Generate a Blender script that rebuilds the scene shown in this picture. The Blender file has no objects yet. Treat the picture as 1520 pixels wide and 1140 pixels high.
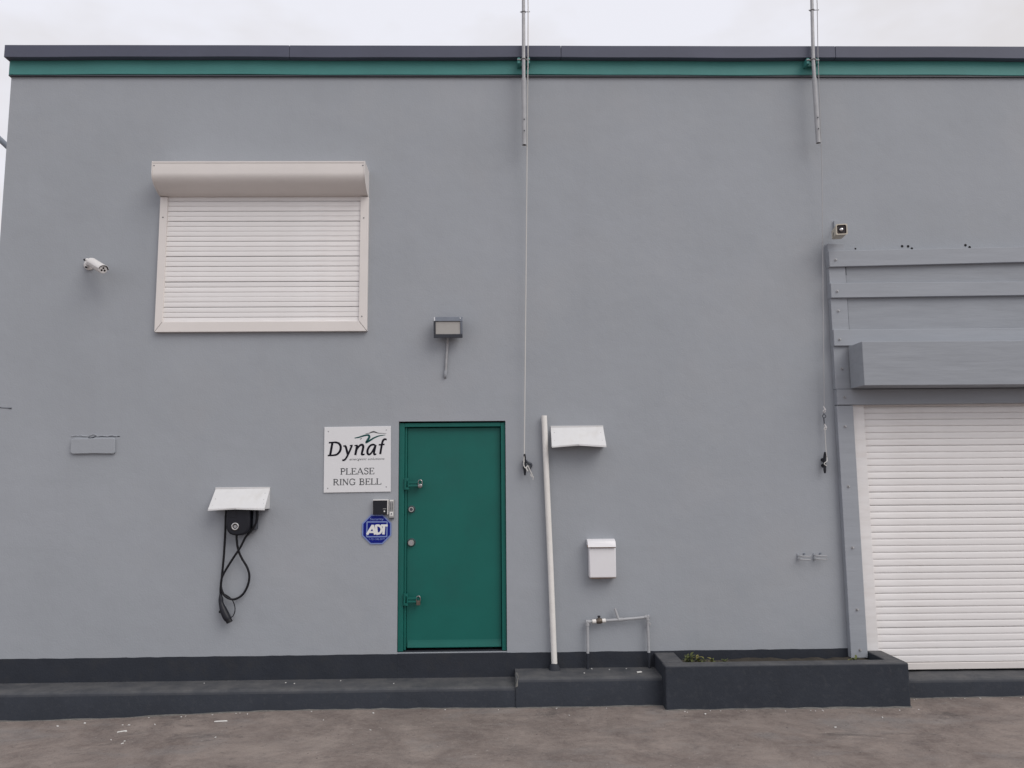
import bpy, bmesh, math, random
from mathutils import Vector, Matrix
random.seed(7)
scene = bpy.context.scene
R = math.radians

# ------------------------------------------------------------------ camera
cam_data = bpy.data.cameras.new('camera')
cam = bpy.data.objects.new('camera', cam_data)
scene.collection.objects.link(cam)
cam_data.sensor_width = 36.0
cam_data.lens = 1145 / 1520 * 36.0
cam_data.clip_end = 2000
ax_r = Vector((0.9998127, -0.0174138, -0.0084427))
ax_u = Vector((0.0063672, -0.1159719, 0.9932321))
ax_f = Vector((0.0182751, 0.9930998, 0.1158393))
mw = Matrix((ax_r, ax_u, -ax_f)).transposed().to_4x4()
mw.translation = Vector((0, -7.0, 1.927))
cam.matrix_world = mw
scene.camera = cam

# ------------------------------------------------------------------ world, sun, exposure
SUN_DIR = Vector((0.50, -0.50, 0.72)).normalized()          # towards the sun: in front of the wall, to the right
sun_el = math.asin(SUN_DIR.z)
world = bpy.data.worlds.new('World')
scene.world = world
world.use_nodes = True
nt = world.node_tree
nt.nodes.clear()
n_out = nt.nodes.new('ShaderNodeOutputWorld')
n_mix = nt.nodes.new('ShaderNodeMixShader')
n_sky = nt.nodes.new('ShaderNodeTexSky')
n_sky.sky_type = 'NISHITA'
n_sky.sun_disc = False
n_sky.sun_elevation = sun_el
n_sky.sun_rotation = math.atan2(SUN_DIR.x, SUN_DIR.y)
n_b1 = nt.nodes.new('ShaderNodeBackground'); n_b1.inputs['Strength'].default_value = 0.10
n_b2 = nt.nodes.new('ShaderNodeBackground'); n_b2.inputs['Strength'].default_value = 1.0
n_tc = nt.nodes.new('ShaderNodeTexCoord')
n_mp = nt.nodes.new('ShaderNodeMapping'); n_mp.inputs['Scale'].default_value = (1.0, 1.0, 2.2)
n_no = nt.nodes.new('ShaderNodeTexNoise')
n_no.inputs['Scale'].default_value = 2.3; n_no.inputs['Detail'].default_value = 5; n_no.inputs['Roughness'].default_value = 0.55
n_cr = nt.nodes.new('ShaderNodeValToRGB')
n_cr.color_ramp.elements[0].position = 0.38; n_cr.color_ramp.elements[0].color = (0.79, 0.765, 0.775, 1)
n_cr.color_ramp.elements[1].position = 0.56; n_cr.color_ramp.elements[1].color = (0.90, 0.90, 0.965, 1)
n_mix.inputs['Fac'].default_value = 0.93
L = nt.links.new
L(n_tc.outputs['Generated'], n_mp.inputs['Vector']); L(n_mp.outputs['Vector'], n_no.inputs['Vector'])
L(n_no.outputs['Fac'], n_cr.inputs['Fac']); L(n_cr.outputs['Color'], n_b2.inputs['Color'])
L(n_sky.outputs['Color'], n_b1.inputs['Color'])
L(n_b1.outputs[0], n_mix.inputs[1]); L(n_b2.outputs[0], n_mix.inputs[2]); L(n_mix.outputs[0], n_out.inputs['Surface'])

sun_data = bpy.data.lights.new('sun', 'SUN')
sun_data.energy = 1.5
sun_data.angle = R(42)
sun_data.color = (1.0, 0.96, 0.90)
sun = bpy.data.objects.new('sun', sun_data)
scene.collection.objects.link(sun)
sun.rotation_euler = SUN_DIR.to_track_quat('Z', 'Y').to_euler()
sun.location = SUN_DIR * 30

scene.view_settings.view_transform = 'Standard'
scene.view_settings.look = 'None'
scene.view_settings.gamma = 1.0
scene.view_settings.use_curve_mapping = False
scene.view_settings.exposure = 0.0

# ------------------------------------------------------------------ materials
def srgb(r, g, b):
    f = lambda c: (c / 255 / 12.92) if c / 255 <= 0.04045 else ((c / 255 + 0.055) / 1.055) ** 2.4
    return (f(r), f(g), f(b))

def mat(name, col, rough=0.6, metal=0.0, var=0.0, vscale=3.0, bump=0.0, bscale=80.0, bump2=0.0, b2scale=6.0,
        stain=None, stain_amt=0.0, stain_scale=2.0, stretch=(1, 1, 1), objrand=0.0, spec=0.5, bdist=0.004):
    m = bpy.data.materials.new(name); m.use_nodes = True
    t = m.node_tree; N = t.nodes; K = t.links.new
    b = N['Principled BSDF']
    b.inputs['Roughness'].default_value = rough
    b.inputs['Metallic'].default_value = metal
    b.inputs['Specular IOR Level'].default_value = spec
    tc = N.new('ShaderNodeTexCoord')
    mp = N.new('ShaderNodeMapping'); mp.inputs['Scale'].default_value = stretch
    K(tc.outputs['Object'], mp.inputs['Vector'])
    def noise(scale, detail=4, rgh=0.55):
        n = N.new('ShaderNodeTexNoise'); n.inputs['Scale'].default_value = scale
        n.inputs['Detail'].default_value = detail; n.inputs['Roughness'].default_value = rgh
        K(mp.outputs['Vector'], n.inputs['Vector']); return n.outputs['Fac']
    cur = None
    rgb = N.new('ShaderNodeRGB'); rgb.outputs[0].default_value = (*col, 1); cur = rgb.outputs[0]
    if var or objrand:
        hsv = N.new('ShaderNodeHueSaturation'); K(cur, hsv.inputs['Color'])
        mr = N.new('ShaderNodeMapRange')
        mr.inputs['From Min'].default_value = 0.3; mr.inputs['From Max'].default_value = 0.7
        mr.inputs['To Min'].default_value = 1 - var; mr.inputs['To Max'].default_value = 1 + var
        K(noise(vscale, 6, 0.6), mr.inputs['Value'])
        v = mr.outputs['Result']
        if objrand:
            oi = N.new('ShaderNodeObjectInfo')
            m2 = N.new('ShaderNodeMapRange'); m2.inputs['To Min'].default_value = 1 - objrand; m2.inputs['To Max'].default_value = 1 + objrand
            K(oi.outputs['Random'], m2.inputs['Value'])
            mm = N.new('ShaderNodeMath'); mm.operation = 'MULTIPLY'
            K(v, mm.inputs[0]); K(m2.outputs['Result'], mm.inputs[1]); v = mm.outputs[0]
        K(v, hsv.inputs['Value']); cur = hsv.outputs['Color']
    if stain:
        mx = N.new('ShaderNodeMix'); mx.data_type = 'RGBA'
        cr = N.new('ShaderNodeMapRange'); cr.inputs['From Min'].default_value = 0.5; cr.inputs['From Max'].default_value = 0.72
        cr.inputs['To Max'].default_value = stain_amt
        K(noise(stain_scale, 8, 0.65), cr.inputs['Value'])
        K(cr.outputs['Result'], mx.inputs['Factor']); K(cur, mx.inputs['A']); mx.inputs['B'].default_value = (*stain, 1)
        cur = mx.outputs['Result']
    K(cur, b.inputs['Base Color'])
    if bump:
        bp = N.new('ShaderNodeBump'); bp.inputs['Strength'].default_value = bump; bp.inputs['Distance'].default_value = bdist
        K(noise(bscale, 3, 0.6), bp.inputs['Height'])
        if bump2:
            b2 = N.new('ShaderNodeBump'); b2.inputs['Strength'].default_value = bump2; b2.inputs['Distance'].default_value = 0.02
            K(noise(b2scale, 3, 0.5), b2.inputs['Height']); K(b2.outputs['Normal'], bp.inputs['Normal'])
        K(bp.outputs['Normal'], b.inputs['Normal'])
    return m

M = {}
M['wall'] = mat('grey_wall_paint', (0.328, 0.348, 0.378), 0.75, var=0.03, vscale=1.3, bump=0.35, bscale=70, bump2=0.25, b2scale=5,
                stain=(0.368, 0.374, 0.388), stain_amt=0.4, stain_scale=0.9, spec=0.3)
def weather(m, scale, amt, tint):
    """faint run-off streaks and soiling in the paint"""
    t = m.node_tree; N = t.nodes; K = t.links.new; b = N['Principled BSDF']
    src = b.inputs['Base Color'].links[0].from_socket
    tc = N.new('ShaderNodeTexCoord'); mp = N.new('ShaderNodeMapping'); mp.inputs['Scale'].default_value = scale
    K(tc.outputs['Object'], mp.inputs['Vector'])
    n = N.new('ShaderNodeTexNoise'); n.inputs['Scale'].default_value = 1.0; n.inputs['Detail'].default_value = 7; n.inputs['Roughness'].default_value = 0.62; n.inputs['Distortion'].default_value = 0.4
    K(mp.outputs['Vector'], n.inputs['Vector'])
    r_ = N.new('ShaderNodeMapRange'); r_.inputs['From Min'].default_value = 0.46; r_.inputs['From Max'].default_value = 0.70; r_.inputs['To Max'].default_value = amt
    K(n.outputs['Fac'], r_.inputs['Value'])
    x = N.new('ShaderNodeMix'); x.data_type = 'RGBA'; K(r_.outputs['Result'], x.inputs['Factor']); K(src, x.inputs['A']); x.inputs['B'].default_value = (*tint, 1)
    K(x.outputs['Result'], b.inputs['Base Color'])
weather(M['wall'], (4.5, 4.5, 0.5), 0.12, (0.285, 0.290, 0.315))
weather(M['wall'], (0.55, 0.55, 0.9), 0.30, (0.375, 0.392, 0.430))
M['dark'] = mat('dark_grey_paint', (0.029, 0.033, 0.043), 0.7, var=0.10, vscale=4, bump=0.5, bscale=60, bump2=0.25, b2scale=7,
                stain=(0.05, 0.05, 0.05), stain_amt=0.4, stain_scale=5, spec=0.22)
M['coping'] = mat('coping_metal', (0.080, 0.086, 0.125), 0.55, var=0.08, vscale=2, bump=0.1, bscale=30, spec=0.4)
M['green_band'] = mat('green_band_paint', (0.048, 0.215, 0.200), 0.55, var=0.07, vscale=3, bump=0.15, bscale=50)
M['door'] = mat('green_door_paint', (0.007, 0.118, 0.098), 0.45, stain=(0.012, 0.088, 0.078), stain_amt=0.5, stain_scale=1.6, var=0.06, vscale=2.5, bump=0.12, bscale=40, bump2=0.06, b2scale=3, spec=0.3)
M['frame_wood'] = mat('painted_timber', (0.326, 0.345, 0.378), 0.7, var=0.05, vscale=3, bump=0.16, bscale=26, stretch=(0.5, 2, 4), bump2=0.12, b2scale=4, spec=0.3)
M['ply'] = mat('painted_plywood', (0.310, 0.328, 0.358), 0.8, var=0.06, vscale=5, bump=0.18, bscale=20, stretch=(0.5, 2, 4), bump2=0.18, b2scale=4, spec=0.25)
M['slat'] = mat('white_shutter_slat', (0.79, 0.77, 0.765), 0.5, var=0.05, vscale=4, objrand=0.025, stretch=(0.6, 1, 3),
                stain=(0.68, 0.61, 0.58), stain_amt=0.4, stain_scale=2.5)
M['shutter'] = mat('cream_shutter_metal', (0.72, 0.68, 0.655), 0.45, var=0.025, vscale=3)
M['white'] = mat('white_sheet_metal', (0.66, 0.66, 0.665), 0.5, var=0.03, vscale=6, stain=(0.55, 0.53, 0.50), stain_amt=0.3, stain_scale=9)
M['pvc'] = mat('white_pipe_plastic', (0.78, 0.76, 0.73), 0.4, var=0.04, vscale=5, stain=(0.5, 0.48, 0.44), stain_amt=0.3, stain_scale=7)
M['mail'] = mat('white_mailbox_paint', (0.76, 0.75, 0.77), 0.4, var=0.02, vscale=6)
M['rust'] = mat('rust', (0.20, 0.12, 0.07), 0.85, var=0.3, vscale=40)
M['sign'] = mat('white_sign_panel', (0.72, 0.72, 0.735), 0.35, var=0.01)
M['ink'] = mat('black_print', (0.008, 0.008, 0.014), 0.5, spec=0.12)
M['ink_grey'] = mat('grey_print', (0.09, 0.095, 0.10), 0.5, spec=0.12)
M['ink_teal'] = mat('teal_print', (0.015, 0.075, 0.075), 0.5, spec=0.12)
M['blue'] = mat('blue_sign_print', (0.006, 0.014, 0.20), 0.4, spec=0.15)
M['pale_blue'] = mat('pale_blue_print', (0.20, 0.26, 0.50), 0.4, spec=0.2)
M['white_print'] = mat('white_print', (0.74, 0.74, 0.72), 0.4)
M['black'] = mat('black_plastic', (0.013, 0.014, 0.020), 0.42, var=0.1, vscale=9, spec=0.3)
M['rubber'] = mat('black_rubber', (0.009, 0.009, 0.012), 0.5, spec=0.25)
M['charcoal'] = mat('charcoal_metal', (0.050, 0.056, 0.070), 0.4, var=0.1, vscale=12)
M['charcoal2'] = mat('slate_metal', (0.17, 0.19, 0.23), 0.35, var=0.1, vscale=12)
M['lens'] = mat('floodlight_diffuser', (0.47, 0.46, 0.44), 0.25, var=0.03, vscale=20)
M['steel'] = mat('polished_steel', (0.62, 0.61, 0.60), 0.22, metal=1.0)
M['dull_steel'] = mat('dull_steel', (0.30, 0.29, 0.285), 0.25, metal=1.0)
M['galv'] = mat('galvanised_steel', (0.36, 0.36, 0.37), 0.5, metal=0.35, var=0.12, vscale=14)
M['pipe_grey'] = mat('grey_painted_pipe', (0.37, 0.375, 0.39), 0.55, var=0.12, vscale=12, bump=0.2, bscale=90)
weather(M['white'], (9, 6, 4), 0.20, (0.50, 0.485, 0.46)); weather(M['mail'], (6, 6, 5), 0.10, (0.62, 0.60, 0.58)); weather(M['slat'], (1.2, 1, 9), 0.35, (0.60, 0.565, 0.54)); weather(M['pvc'], (9, 9, 1.5), 0.35, (0.58, 0.55, 0.50))
M['beige'] = mat('beige_camera_plastic', (0.52, 0.48, 0.40), 0.5, var=0.05, vscale=12)
M['cam_white'] = mat('white_camera_paint', (0.70, 0.68, 0.67), 0.4, var=0.03, vscale=12)
M['glass'] = mat('camera_glass', (0.010, 0.008, 0.008), 0.08)
M['brown_in'] = mat('brown_camera_hood', (0.055, 0.038, 0.035), 0.4)
M['brass'] = mat('weathered_brass', (0.13, 0.105, 0.085), 0.5, metal=0.5, var=0.2, vscale=30)
M['rope'] = mat('white_rope', (0.58, 0.57, 0.55), 0.9, bump=0.4, bscale=300)
M['rope_grey'] = mat('weathered_rope', (0.40, 0.40, 0.41), 0.9, bump=0.4, bscale=300)
M['soil'] = mat('dry_soil', (0.045, 0.038, 0.030), 0.95, var=0.3, vscale=12, bump=1.0, bscale=40)
M['leaf'] = mat('weed_leaf', (0.085, 0.100, 0.026), 0.6, var=0.25, vscale=25, objrand=0.2)
M['leaf_dry'] = mat('dry_weed_leaf', (0.19, 0.17, 0.05), 0.7, var=0.25, vscale=25)
M['chip'] = mat('white_paint_flake', (0.70, 0.69, 0.67), 0.7)
M['pebble'] = mat('pebble', (0.15, 0.13, 0.12), 0.9, var=0.3, vscale=30)
M['keypad'] = mat('keypad_grey', (0.38, 0.375, 0.37), 0.4, metal=0.2)
M['hole'] = mat('dark_hole', (0.006, 0.006, 0.007), 0.9)
M['roofing'] = mat('roof_felt', (0.16, 0.16, 0.16), 0.9, var=0.15, vscale=4)
M['cement'] = mat('bare_cement', (0.17, 0.165, 0.155), 0.9, var=0.25, vscale=15, bump=0.8, bscale=60)
M['concrete'] = mat('rough_concrete', (0.14, 0.135, 0.13), 0.9, var=0.15, vscale=20, bump=0.7, bscale=60)

def painted_dusty(name, col, dust, amt):
    """dark masonry paint; dust and scuffs lie on the upward faces only"""
    m = mat(name, col, 0.7, var=0.10, vscale=4, bump=0.5, bscale=60, bump2=0.25, b2scale=7, spec=0.22)
    t = m.node_tree; N = t.nodes; K = t.links.new
    b = N['Principled BSDF']
    src = b.inputs['Base Color'].links[0].from_socket
    ge = N.new('ShaderNodeNewGeometry'); sp = N.new('ShaderNodeSeparateXYZ'); K(ge.outputs['True Normal'], sp.inputs[0])
    tc = N.new('ShaderNodeTexCoord')
    n1 = N.new('ShaderNodeTexNoise'); n1.inputs['Scale'].default_value = 5; n1.inputs['Detail'].default_value = 9; n1.inputs['Roughness'].default_value = 0.7
    K(tc.outputs['Object'], n1.inputs['Vector'])
    r1 = N.new('ShaderNodeMapRange'); r1.inputs['From Min'].default_value = 0.3; r1.inputs['From Max'].default_value = 0.68
    r1.inputs['To Min'].default_value = amt * 0.25; r1.inputs['To Max'].default_value = amt
    K(n1.outputs['Fac'], r1.inputs['Value'])
    cl = N.new('ShaderNodeMath'); cl.operation = 'MULTIPLY'; cl.use_clamp = True
    K(sp.outputs['Z'], cl.inputs[0]); K(r1.outputs['Result'], cl.inputs[1])
    # splashed dirt, shaped by noise, low on the risers
    n2 = N.new('ShaderNodeTexNoise'); n2.inputs['Scale'].default_value = 24; n2.inputs['Detail'].default_value = 8; n2.inputs['Roughness'].default_value = 0.7
    K(tc.outputs['Object'], n2.inputs['Vector'])
    r2 = N.new('ShaderNodeMapRange'); r2.inputs['From Min'].default_value = 0.52; r2.inputs['From Max'].default_value = 0.75; r2.inputs['To Max'].default_value = 0.20
    K(n2.outputs['Fac'], r2.inputs['Value'])
    mxm = N.new('ShaderNodeMath'); mxm.operation = 'MAXIMUM'; K(cl.outputs[0], mxm.inputs[0]); K(r2.outputs['Result'], mxm.inputs[1])
    mx = N.new('ShaderNodeMix'); mx.data_type = 'RGBA'
    K(mxm.outputs[0], mx.inputs['Factor']); K(src, mx.inputs['A']); mx.inputs['B'].default_value = (*dust, 1)
    K(mx.outputs['Result'], b.inputs['Base Color'])
    return m
M['step'] = painted_dusty('dusty_step_paint', (0.033, 0.038, 0.049), (0.118, 0.117, 0.119), 0.95)

def ground_material():
    m = bpy.data.materials.new('worn_concrete_yard'); m.use_nodes = True
    t = m.node_tree; N = t.nodes; K = t.links.new
    b = N['Principled BSDF']; b.inputs['Roughness'].default_value = 0.9; b.inputs['Specular IOR Level'].default_value = 0.25
    tc = N.new('ShaderNodeTexCoord')
    def mapped(s, rot=0):
        mp = N.new('ShaderNodeMapping'); mp.inputs['Scale'].default_value = s; mp.inputs['Rotation'].default_value = (0, 0, rot)
        K(tc.outputs['Object'], mp.inputs['Vector']); return mp.outputs['Vector']
    def noise(scale, detail, rgh, vec, dist=0.0):
        n = N.new('ShaderNodeTexNoise'); n.inputs['Scale'].default_value = scale; n.inputs['Detail'].default_value = detail
        n.inputs['Roughness'].default_value = rgh; n.inputs['Distortion'].default_value = dist; K(vec, n.inputs['Vector']); return n.outputs['Fac']
    def rng(v, a, c, lo=0.0, hi=1.0):
        r = N.new('ShaderNodeMapRange'); r.inputs['From Min'].default_value = a; r.inputs['From Max'].default_value = c
        r.inputs['To Min'].default_value = lo; r.inputs['To Max'].default_value = hi; K(v, r.inputs['Value']); return r.outputs['Result']
    def mix(f, a, bcol):
        x = N.new('ShaderNodeMix'); x.data_type = 'RGBA'; K(f, x.inputs['Factor'])
        if isinstance(a, tuple): x.inputs['A'].default_value = (*a, 1)
        else: K(a, x.inputs['A'])
        if isinstance(bcol, tuple): x.inputs['B'].default_value = (*bcol, 1)
        else: K(bcol, x.inputs['B'])
        return x.outputs['Result']
    v1 = mapped((1, 1, 1)); v2 = mapped((0.8, 1.6, 1), 0.35)
    c = mix(rng(noise(2.0, 10, 0.72, v1, 0.5), 0.36, 0.64), (0.152, 0.122, 0.111), (0.285, 0.240, 0.215))
    c = mix(rng(noise(3.2, 9, 0.74, v2, 0.8), 0.49, 0.68, 0, 0.5), c, (0.140, 0.122, 0.117))      # dull grey stains
    c = mix(rng(noise(1.1, 7, 0.7, v2, 0.3), 0.54, 0.66, 0, 0.55), c, (0.225, 0.215, 0.212))      # bleached patches
    c = mix(rng(noise(0.9, 9, 0.75, mapped((1, 1.7, 1), -0.4), 0.8), 0.57, 0.64, 0, 0.65), c, (0.085, 0.074, 0.072))  # oil marks
    c = mix(rng(noise(18, 9, 0.85, v1), 0.47, 0.60, 0, 0.45), c, (0.275, 0.240, 0.218))             # fine aggregate
    c = mix(rng(noise(9, 10, 0.85, v1, 0.3), 0.54, 0.63, 0, 0.55), c, (0.110, 0.092, 0.086))         # scuffed darker crust
    c = mix(rng(noise(120, 2, 0.6, v1), 0.62, 0.74, 0, 0.75), c, (0.075, 0.065, 0.060))
    vo = N.new('ShaderNodeTexVoronoi'); vo.inputs['Scale'].default_value = 9; K(v1, vo.inputs['Vector'])
    c = mix(rng(vo.outputs['Distance'], 0.035, 0.06, 0.7, 0.0), c, (0.40, 0.38, 0.36))            # little pale specks
    K(c, b.inputs['Base Color'])
    bp = N.new('ShaderNodeBump'); bp.inputs['Strength'].default_value = 0.8; bp.inputs['Distance'].default_value = 0.006
    K(noise(45, 6, 0.7, v1), bp.inputs['Height'])
    b2 = N.new('ShaderNodeBump'); b2.inputs['Strength'].default_value = 0.5; b2.inputs['Distance'].default_value = 0.03
    K(noise(5, 5, 0.6, v2), b2.inputs['Height']); K(b2.outputs['Normal'], bp.inputs['Normal'])
    K(bp.outputs['Normal'], b.inputs['Normal'])
    return m
M['ground'] = ground_material()

# ------------------------------------------------------------------ mesh helpers
ROOT = {}
class MB:
    def __init__(s): s.v = []; s.f = []
    def add(s, verts, faces):
        o = len(s.v); s.v += [tuple(v) for v in verts]; s.f += [tuple(i + o for i in f) for f in faces]; return s
    def box(s, x0, x1, y0, y1, z0, z1):
        return s.add([(x0,y0,z0),(x1,y0,z0),(x1,y1,z0),(x0,y1,z0),(x0,y0,z1),(x1,y0,z1),(x1,y1,z1),(x0,y1,z1)],
                     [(0,3,2,1),(4,5,6,7),(0,1,5,4),(1,2,6,5),(2,3,7,6),(3,0,4,7)])
    def hexa(s, p):   # 8 points, bottom ring then top ring
        return s.add(p, [(0,3,2,1),(4,5,6,7),(0,1,5,4),(1,2,6,5),(2,3,7,6),(3,0,4,7)])
    def prism(s, prof, axis, a, b):
        """profile of 2-D points swept along an axis: 'x' (y,z), 'y' (x,z), 'z' (x,y)"""
        def P(p, t): return (t, p[0], p[1]) if axis == 'x' else (p[0], t, p[1]) if axis == 'y' else (p[0], p[1], t)
        n = len(prof)
        return s.add([P(p, a) for p in prof] + [P(p, b) for p in prof],
                     [tuple(range(n))[::-1], tuple(range(n, 2*n))] + [(i, (i+1) % n, n+(i+1) % n, n+i) for i in range(n)])
    def tube(s, pts, r, seg=10, caps=True):
        pts = [Vector(p) for p in pts]; n = len(pts)
        rs = r if isinstance(r, (list, tuple)) else [r]*n
        up = None; base = len(s.v); V = []
        for i, p in enumerate(pts):
            d = (pts[min(i+1, n-1)] - pts[max(i-1, 0)]).normalized()
            if up is None:
                up = d.orthogonal().normalized()
            up = (up - d*up.dot(d)).normalized(); w = d.cross(up)
            for k in range(seg):
                a = 2*math.pi*k/seg
                V.append(p + (up*math.cos(a) + w*math.sin(a))*rs[i])
        F = []
        for i in range(n-1):
            for k in range(seg):
                k2 = (k+1) % seg
                F.append((i*seg+k, i*seg+k2, (i+1)*seg+k2, (i+1)*seg+k))
        if caps:
            F.append(tuple(range(seg))[::-1]); F.append(tuple((n-1)*seg+k for k in range(seg)))
        return s.add(V, F)
    def cyl(s, p0, p1, r, seg=14): return s.tube([p0, p1], r, seg)
    def ring(s, c, axis, R0, r, seg=20, sub=6):
        c = Vector(c); d = Vector(axis).normalized(); u = d.orthogonal().normalized(); w = d.cross(u); V = []; F = []
        for i in range(seg):
            a = 2*math.pi*i/seg; e = u*math.cos(a)+w*math.sin(a)
            for k in range(sub):
                b = 2*math.pi*k/sub; V.append(c + e*(R0+r*math.cos(b)) + d*r*math.sin(b))
        for i in range(seg):
            for k in range(sub):
                i2 = (i+1) % seg; k2 = (k+1) % sub
                F.append((i*sub+k, i2*sub+k, i2*sub+k2, i*sub+k2))
        return s.add(V, F)
    def ball(s, c, r, seg=12, rings=7, sc=(1,1,1)):
        V = []; F = []
        for i in range(rings+1):
            t = math.pi*i/rings
            for k in range(seg):
                a = 2*math.pi*k/seg
                V.append((c[0]+r*sc[0]*math.sin(t)*math.cos(a), c[1]+r*sc[1]*math.sin(t)*math.sin(a), c[2]+r*sc[2]*math.cos(t)))
        for i in range(rings):
            for k in range(seg):
                k2 = (k+1) % seg; F.append((i*seg+k, (i+1)*seg+k, (i+1)*seg+k2, i*seg+k2))
        return s.add(V, F)
    def build(s, name, m, parent=None, bevel=0.0, smooth=False, seg=2):
        off = Vector((0, 0, 0))
        if parent is not None: off = ROOT[parent.name]
        me = bpy.data.meshes.new(name)
        me.from_pydata([tuple(Vector(v)-off) for v in s.v], [], s.f)
        bm = bmesh.new(); bm.from_mesh(me)
        bmesh.ops.remove_doubles(bm, verts=bm.verts, dist=1e-6)
        bmesh.ops.recalc_face_normals(bm, faces=bm.faces); bm.to_mesh(me); bm.free()
        me.materials.append(m)
        if smooth:
            me.polygons.foreach_set('use_smooth', [True]*len(me.polygons))
            me.set_sharp_from_angle(angle=R(40))
        o = bpy.data.objects.new(name, me); scene.collection.objects.link(o)
        if parent is not None: o.parent = parent
        ROOT[o.name] = off
        if bevel:
            b = o.modifiers.new('bevel', 'BEVEL'); b.width = bevel; b.segments = seg; b.limit_method = 'ANGLE'; b.angle_limit = R(35)
        return o

def thing(name, label, cat, loc, group=None):
    o = bpy.data.objects.new(name, None); scene.collection.objects.link(o)
    o.location = loc; o['label'] = label; o['category'] = cat
    if group: o['group'] = group
    ROOT[o.name] = Vector(loc); o.empty_display_size = 0.1
    return o
def tag(o, label, cat, group=None):
    o['label'] = label; o['category'] = cat
    if group: o['group'] = group
    return o
def struct(o): o['kind'] = 'structure'; return o
def mesh_copy(o, loc, parent):
    c = o.copy(); scene.collection.objects.link(c); c.parent = parent; c.location = loc; ROOT[c.name] = ROOT[o.name]; return c

def smooth_path(pts, n=8):
    """Catmull-Rom through the points"""
    P = [Vector(p) for p in pts]; P = [P[0]*2-P[1]] + P + [P[-1]*2-P[-2]]; out = []
    for i in range(1, len(P)-2):
        for k in range(n):
            t = k/n; a, b, c, d = P[i-1], P[i], P[i+1], P[i+2]
            out.append(0.5*((2*b)+(c-a)*t+(2*a-5*b+4*c-d)*t*t+(3*b-a-3*c+d)*t**3))
    out.append(P[-2]); return out

# ------------------------------------------------------------------ ground
def ground_z(x, y):
    t = min(max((-1.7-x)/2.3, 0), 1); t = t*t*(3-2*t)
    near = 1.0 if y > -2.5 else max(0.0, 1-(-2.5-y)/6)
    return -0.055*t*near + (0.004*math.sin(x*2.1+1)*math.sin(y*1.7) if -12 < y < 0 and abs(x) < 10 else 0)
def axis(lo, hi, step, far):
    a = []; v = lo
    while v < hi+1e-6: a.append(v); v += step
    return [lo-f for f in far[::-1]] + a + [hi+f for f in far]
gx = axis(-7, 9, 0.2, [3, 10, 30, 90, 300]); gy = axis(-9, 0.6, 0.16, [3, 10, 30, 90, 300])
g = MB(); V = [(x, y, ground_z(x, y)) for x in gx for y in gy]; ny = len(gy)
g.add(V, [(i*ny+j, (i+1)*ny+j, (i+1)*ny+j+1, i*ny+j+1) for i in range(len(gx)-1) for j in range(ny-1)])
struct(g.build('ground', M['ground'], smooth=True))

# ------------------------------------------------------------------ steps (painted ledges along the foot of the wall)
def ledge(x0, x1, yf, zt, name='step', yb=0.05):
    """a masonry ledge with slightly uneven edges"""
    m = MB(); n = max(2, int((x1-x0)/0.12)); rows = []
    for i in range(n+1):
        x = x0+(x1-x0)*i/n
        j = 0.0 if i in (0, n) else 1.0
        dy = random.uniform(-0.004, 0.004)*j; dz = random.uniform(-0.003, 0.003)*j
        rows.append([(x, yb, -0.2), (x, yf+dy-0.004, -0.2), (x, yf+dy, zt-0.030), (x, yf+dy+0.006, zt-0.013), (x, yf+dy+0.017, zt-0.003+dz*0.5), (x, yf+0.040+dy, zt+dz), (x, yb, zt+dz*0.3)])
    V = [p for r in rows for p in r]; F = []
    for i in range(n):
        for k in range(7):
            k2 = (k+1) % 7; F.append((i*7+k, (i+1)*7+k, (i+1)*7+k2, i*7+k2))
    F.append(tuple(range(7))); F.append(tuple(n*7+k for k in range(7))[::-1])
    m.add(V, F)
    o = struct(m.build(name, M['step'], smooth=True))
    # bare line of cement where the paint stops just above the yard
    b = MB(); n2 = int((x1-x0)/0.1); V = []; F = []
    for i in range(n2+1):
        x = x0+0.002+(x1-x0-0.004)*i/n2; z = ground_z(x, yf)+0.006+random.uniform(-0.003, 0.005)
        V += [(x, yf-0.012-random.uniform(0, 0.006), -0.1), (x, yf-0.0085, z), (x, yf+0.01, z), (x, yf+0.01, -0.1)]
    for i in range(n2):
        for k in range(4): F.append((i*4+k, (i+1)*4+k, (i+1)*4+(k+1) % 4, i*4+(k+1) % 4))
    F += [(0,1,2,3), tuple(n2*4+k for k in range(4))[::-1]]
    b.add(V, F); b.build('cement_line', M['cement'], o)
    return o
ledge(-6.5, 0.134, -0.328, 0.166)
o = ledge(0.134, 1.45, -0.338, 0.233)
s = MB(); s.add([(0.130, -0.30, 0.17), (0.1315, -0.345, 0.165), (0.150, -0.345, 0.175), (0.146, -0.336, 0.232), (0.160, -0.30, 0.2375), (0.150, -0.14, 0.236), (0.1315, -0.12, 0.23), (0.129, -0.22, 0.19)],
                [(0,1,2,3,4,5,6,7)[::-1], (0,1,3), (1,2,3), (0,3,4), (0,4,5), (0,5,6), (0,6,7)])
s.build('chipped_edge', M['cement'], o)
ledge(3.28, 6.2, -0.222, 0.155, yb=0.5)
ledge(6.203, 9.5, -0.222, 0.155)

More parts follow.
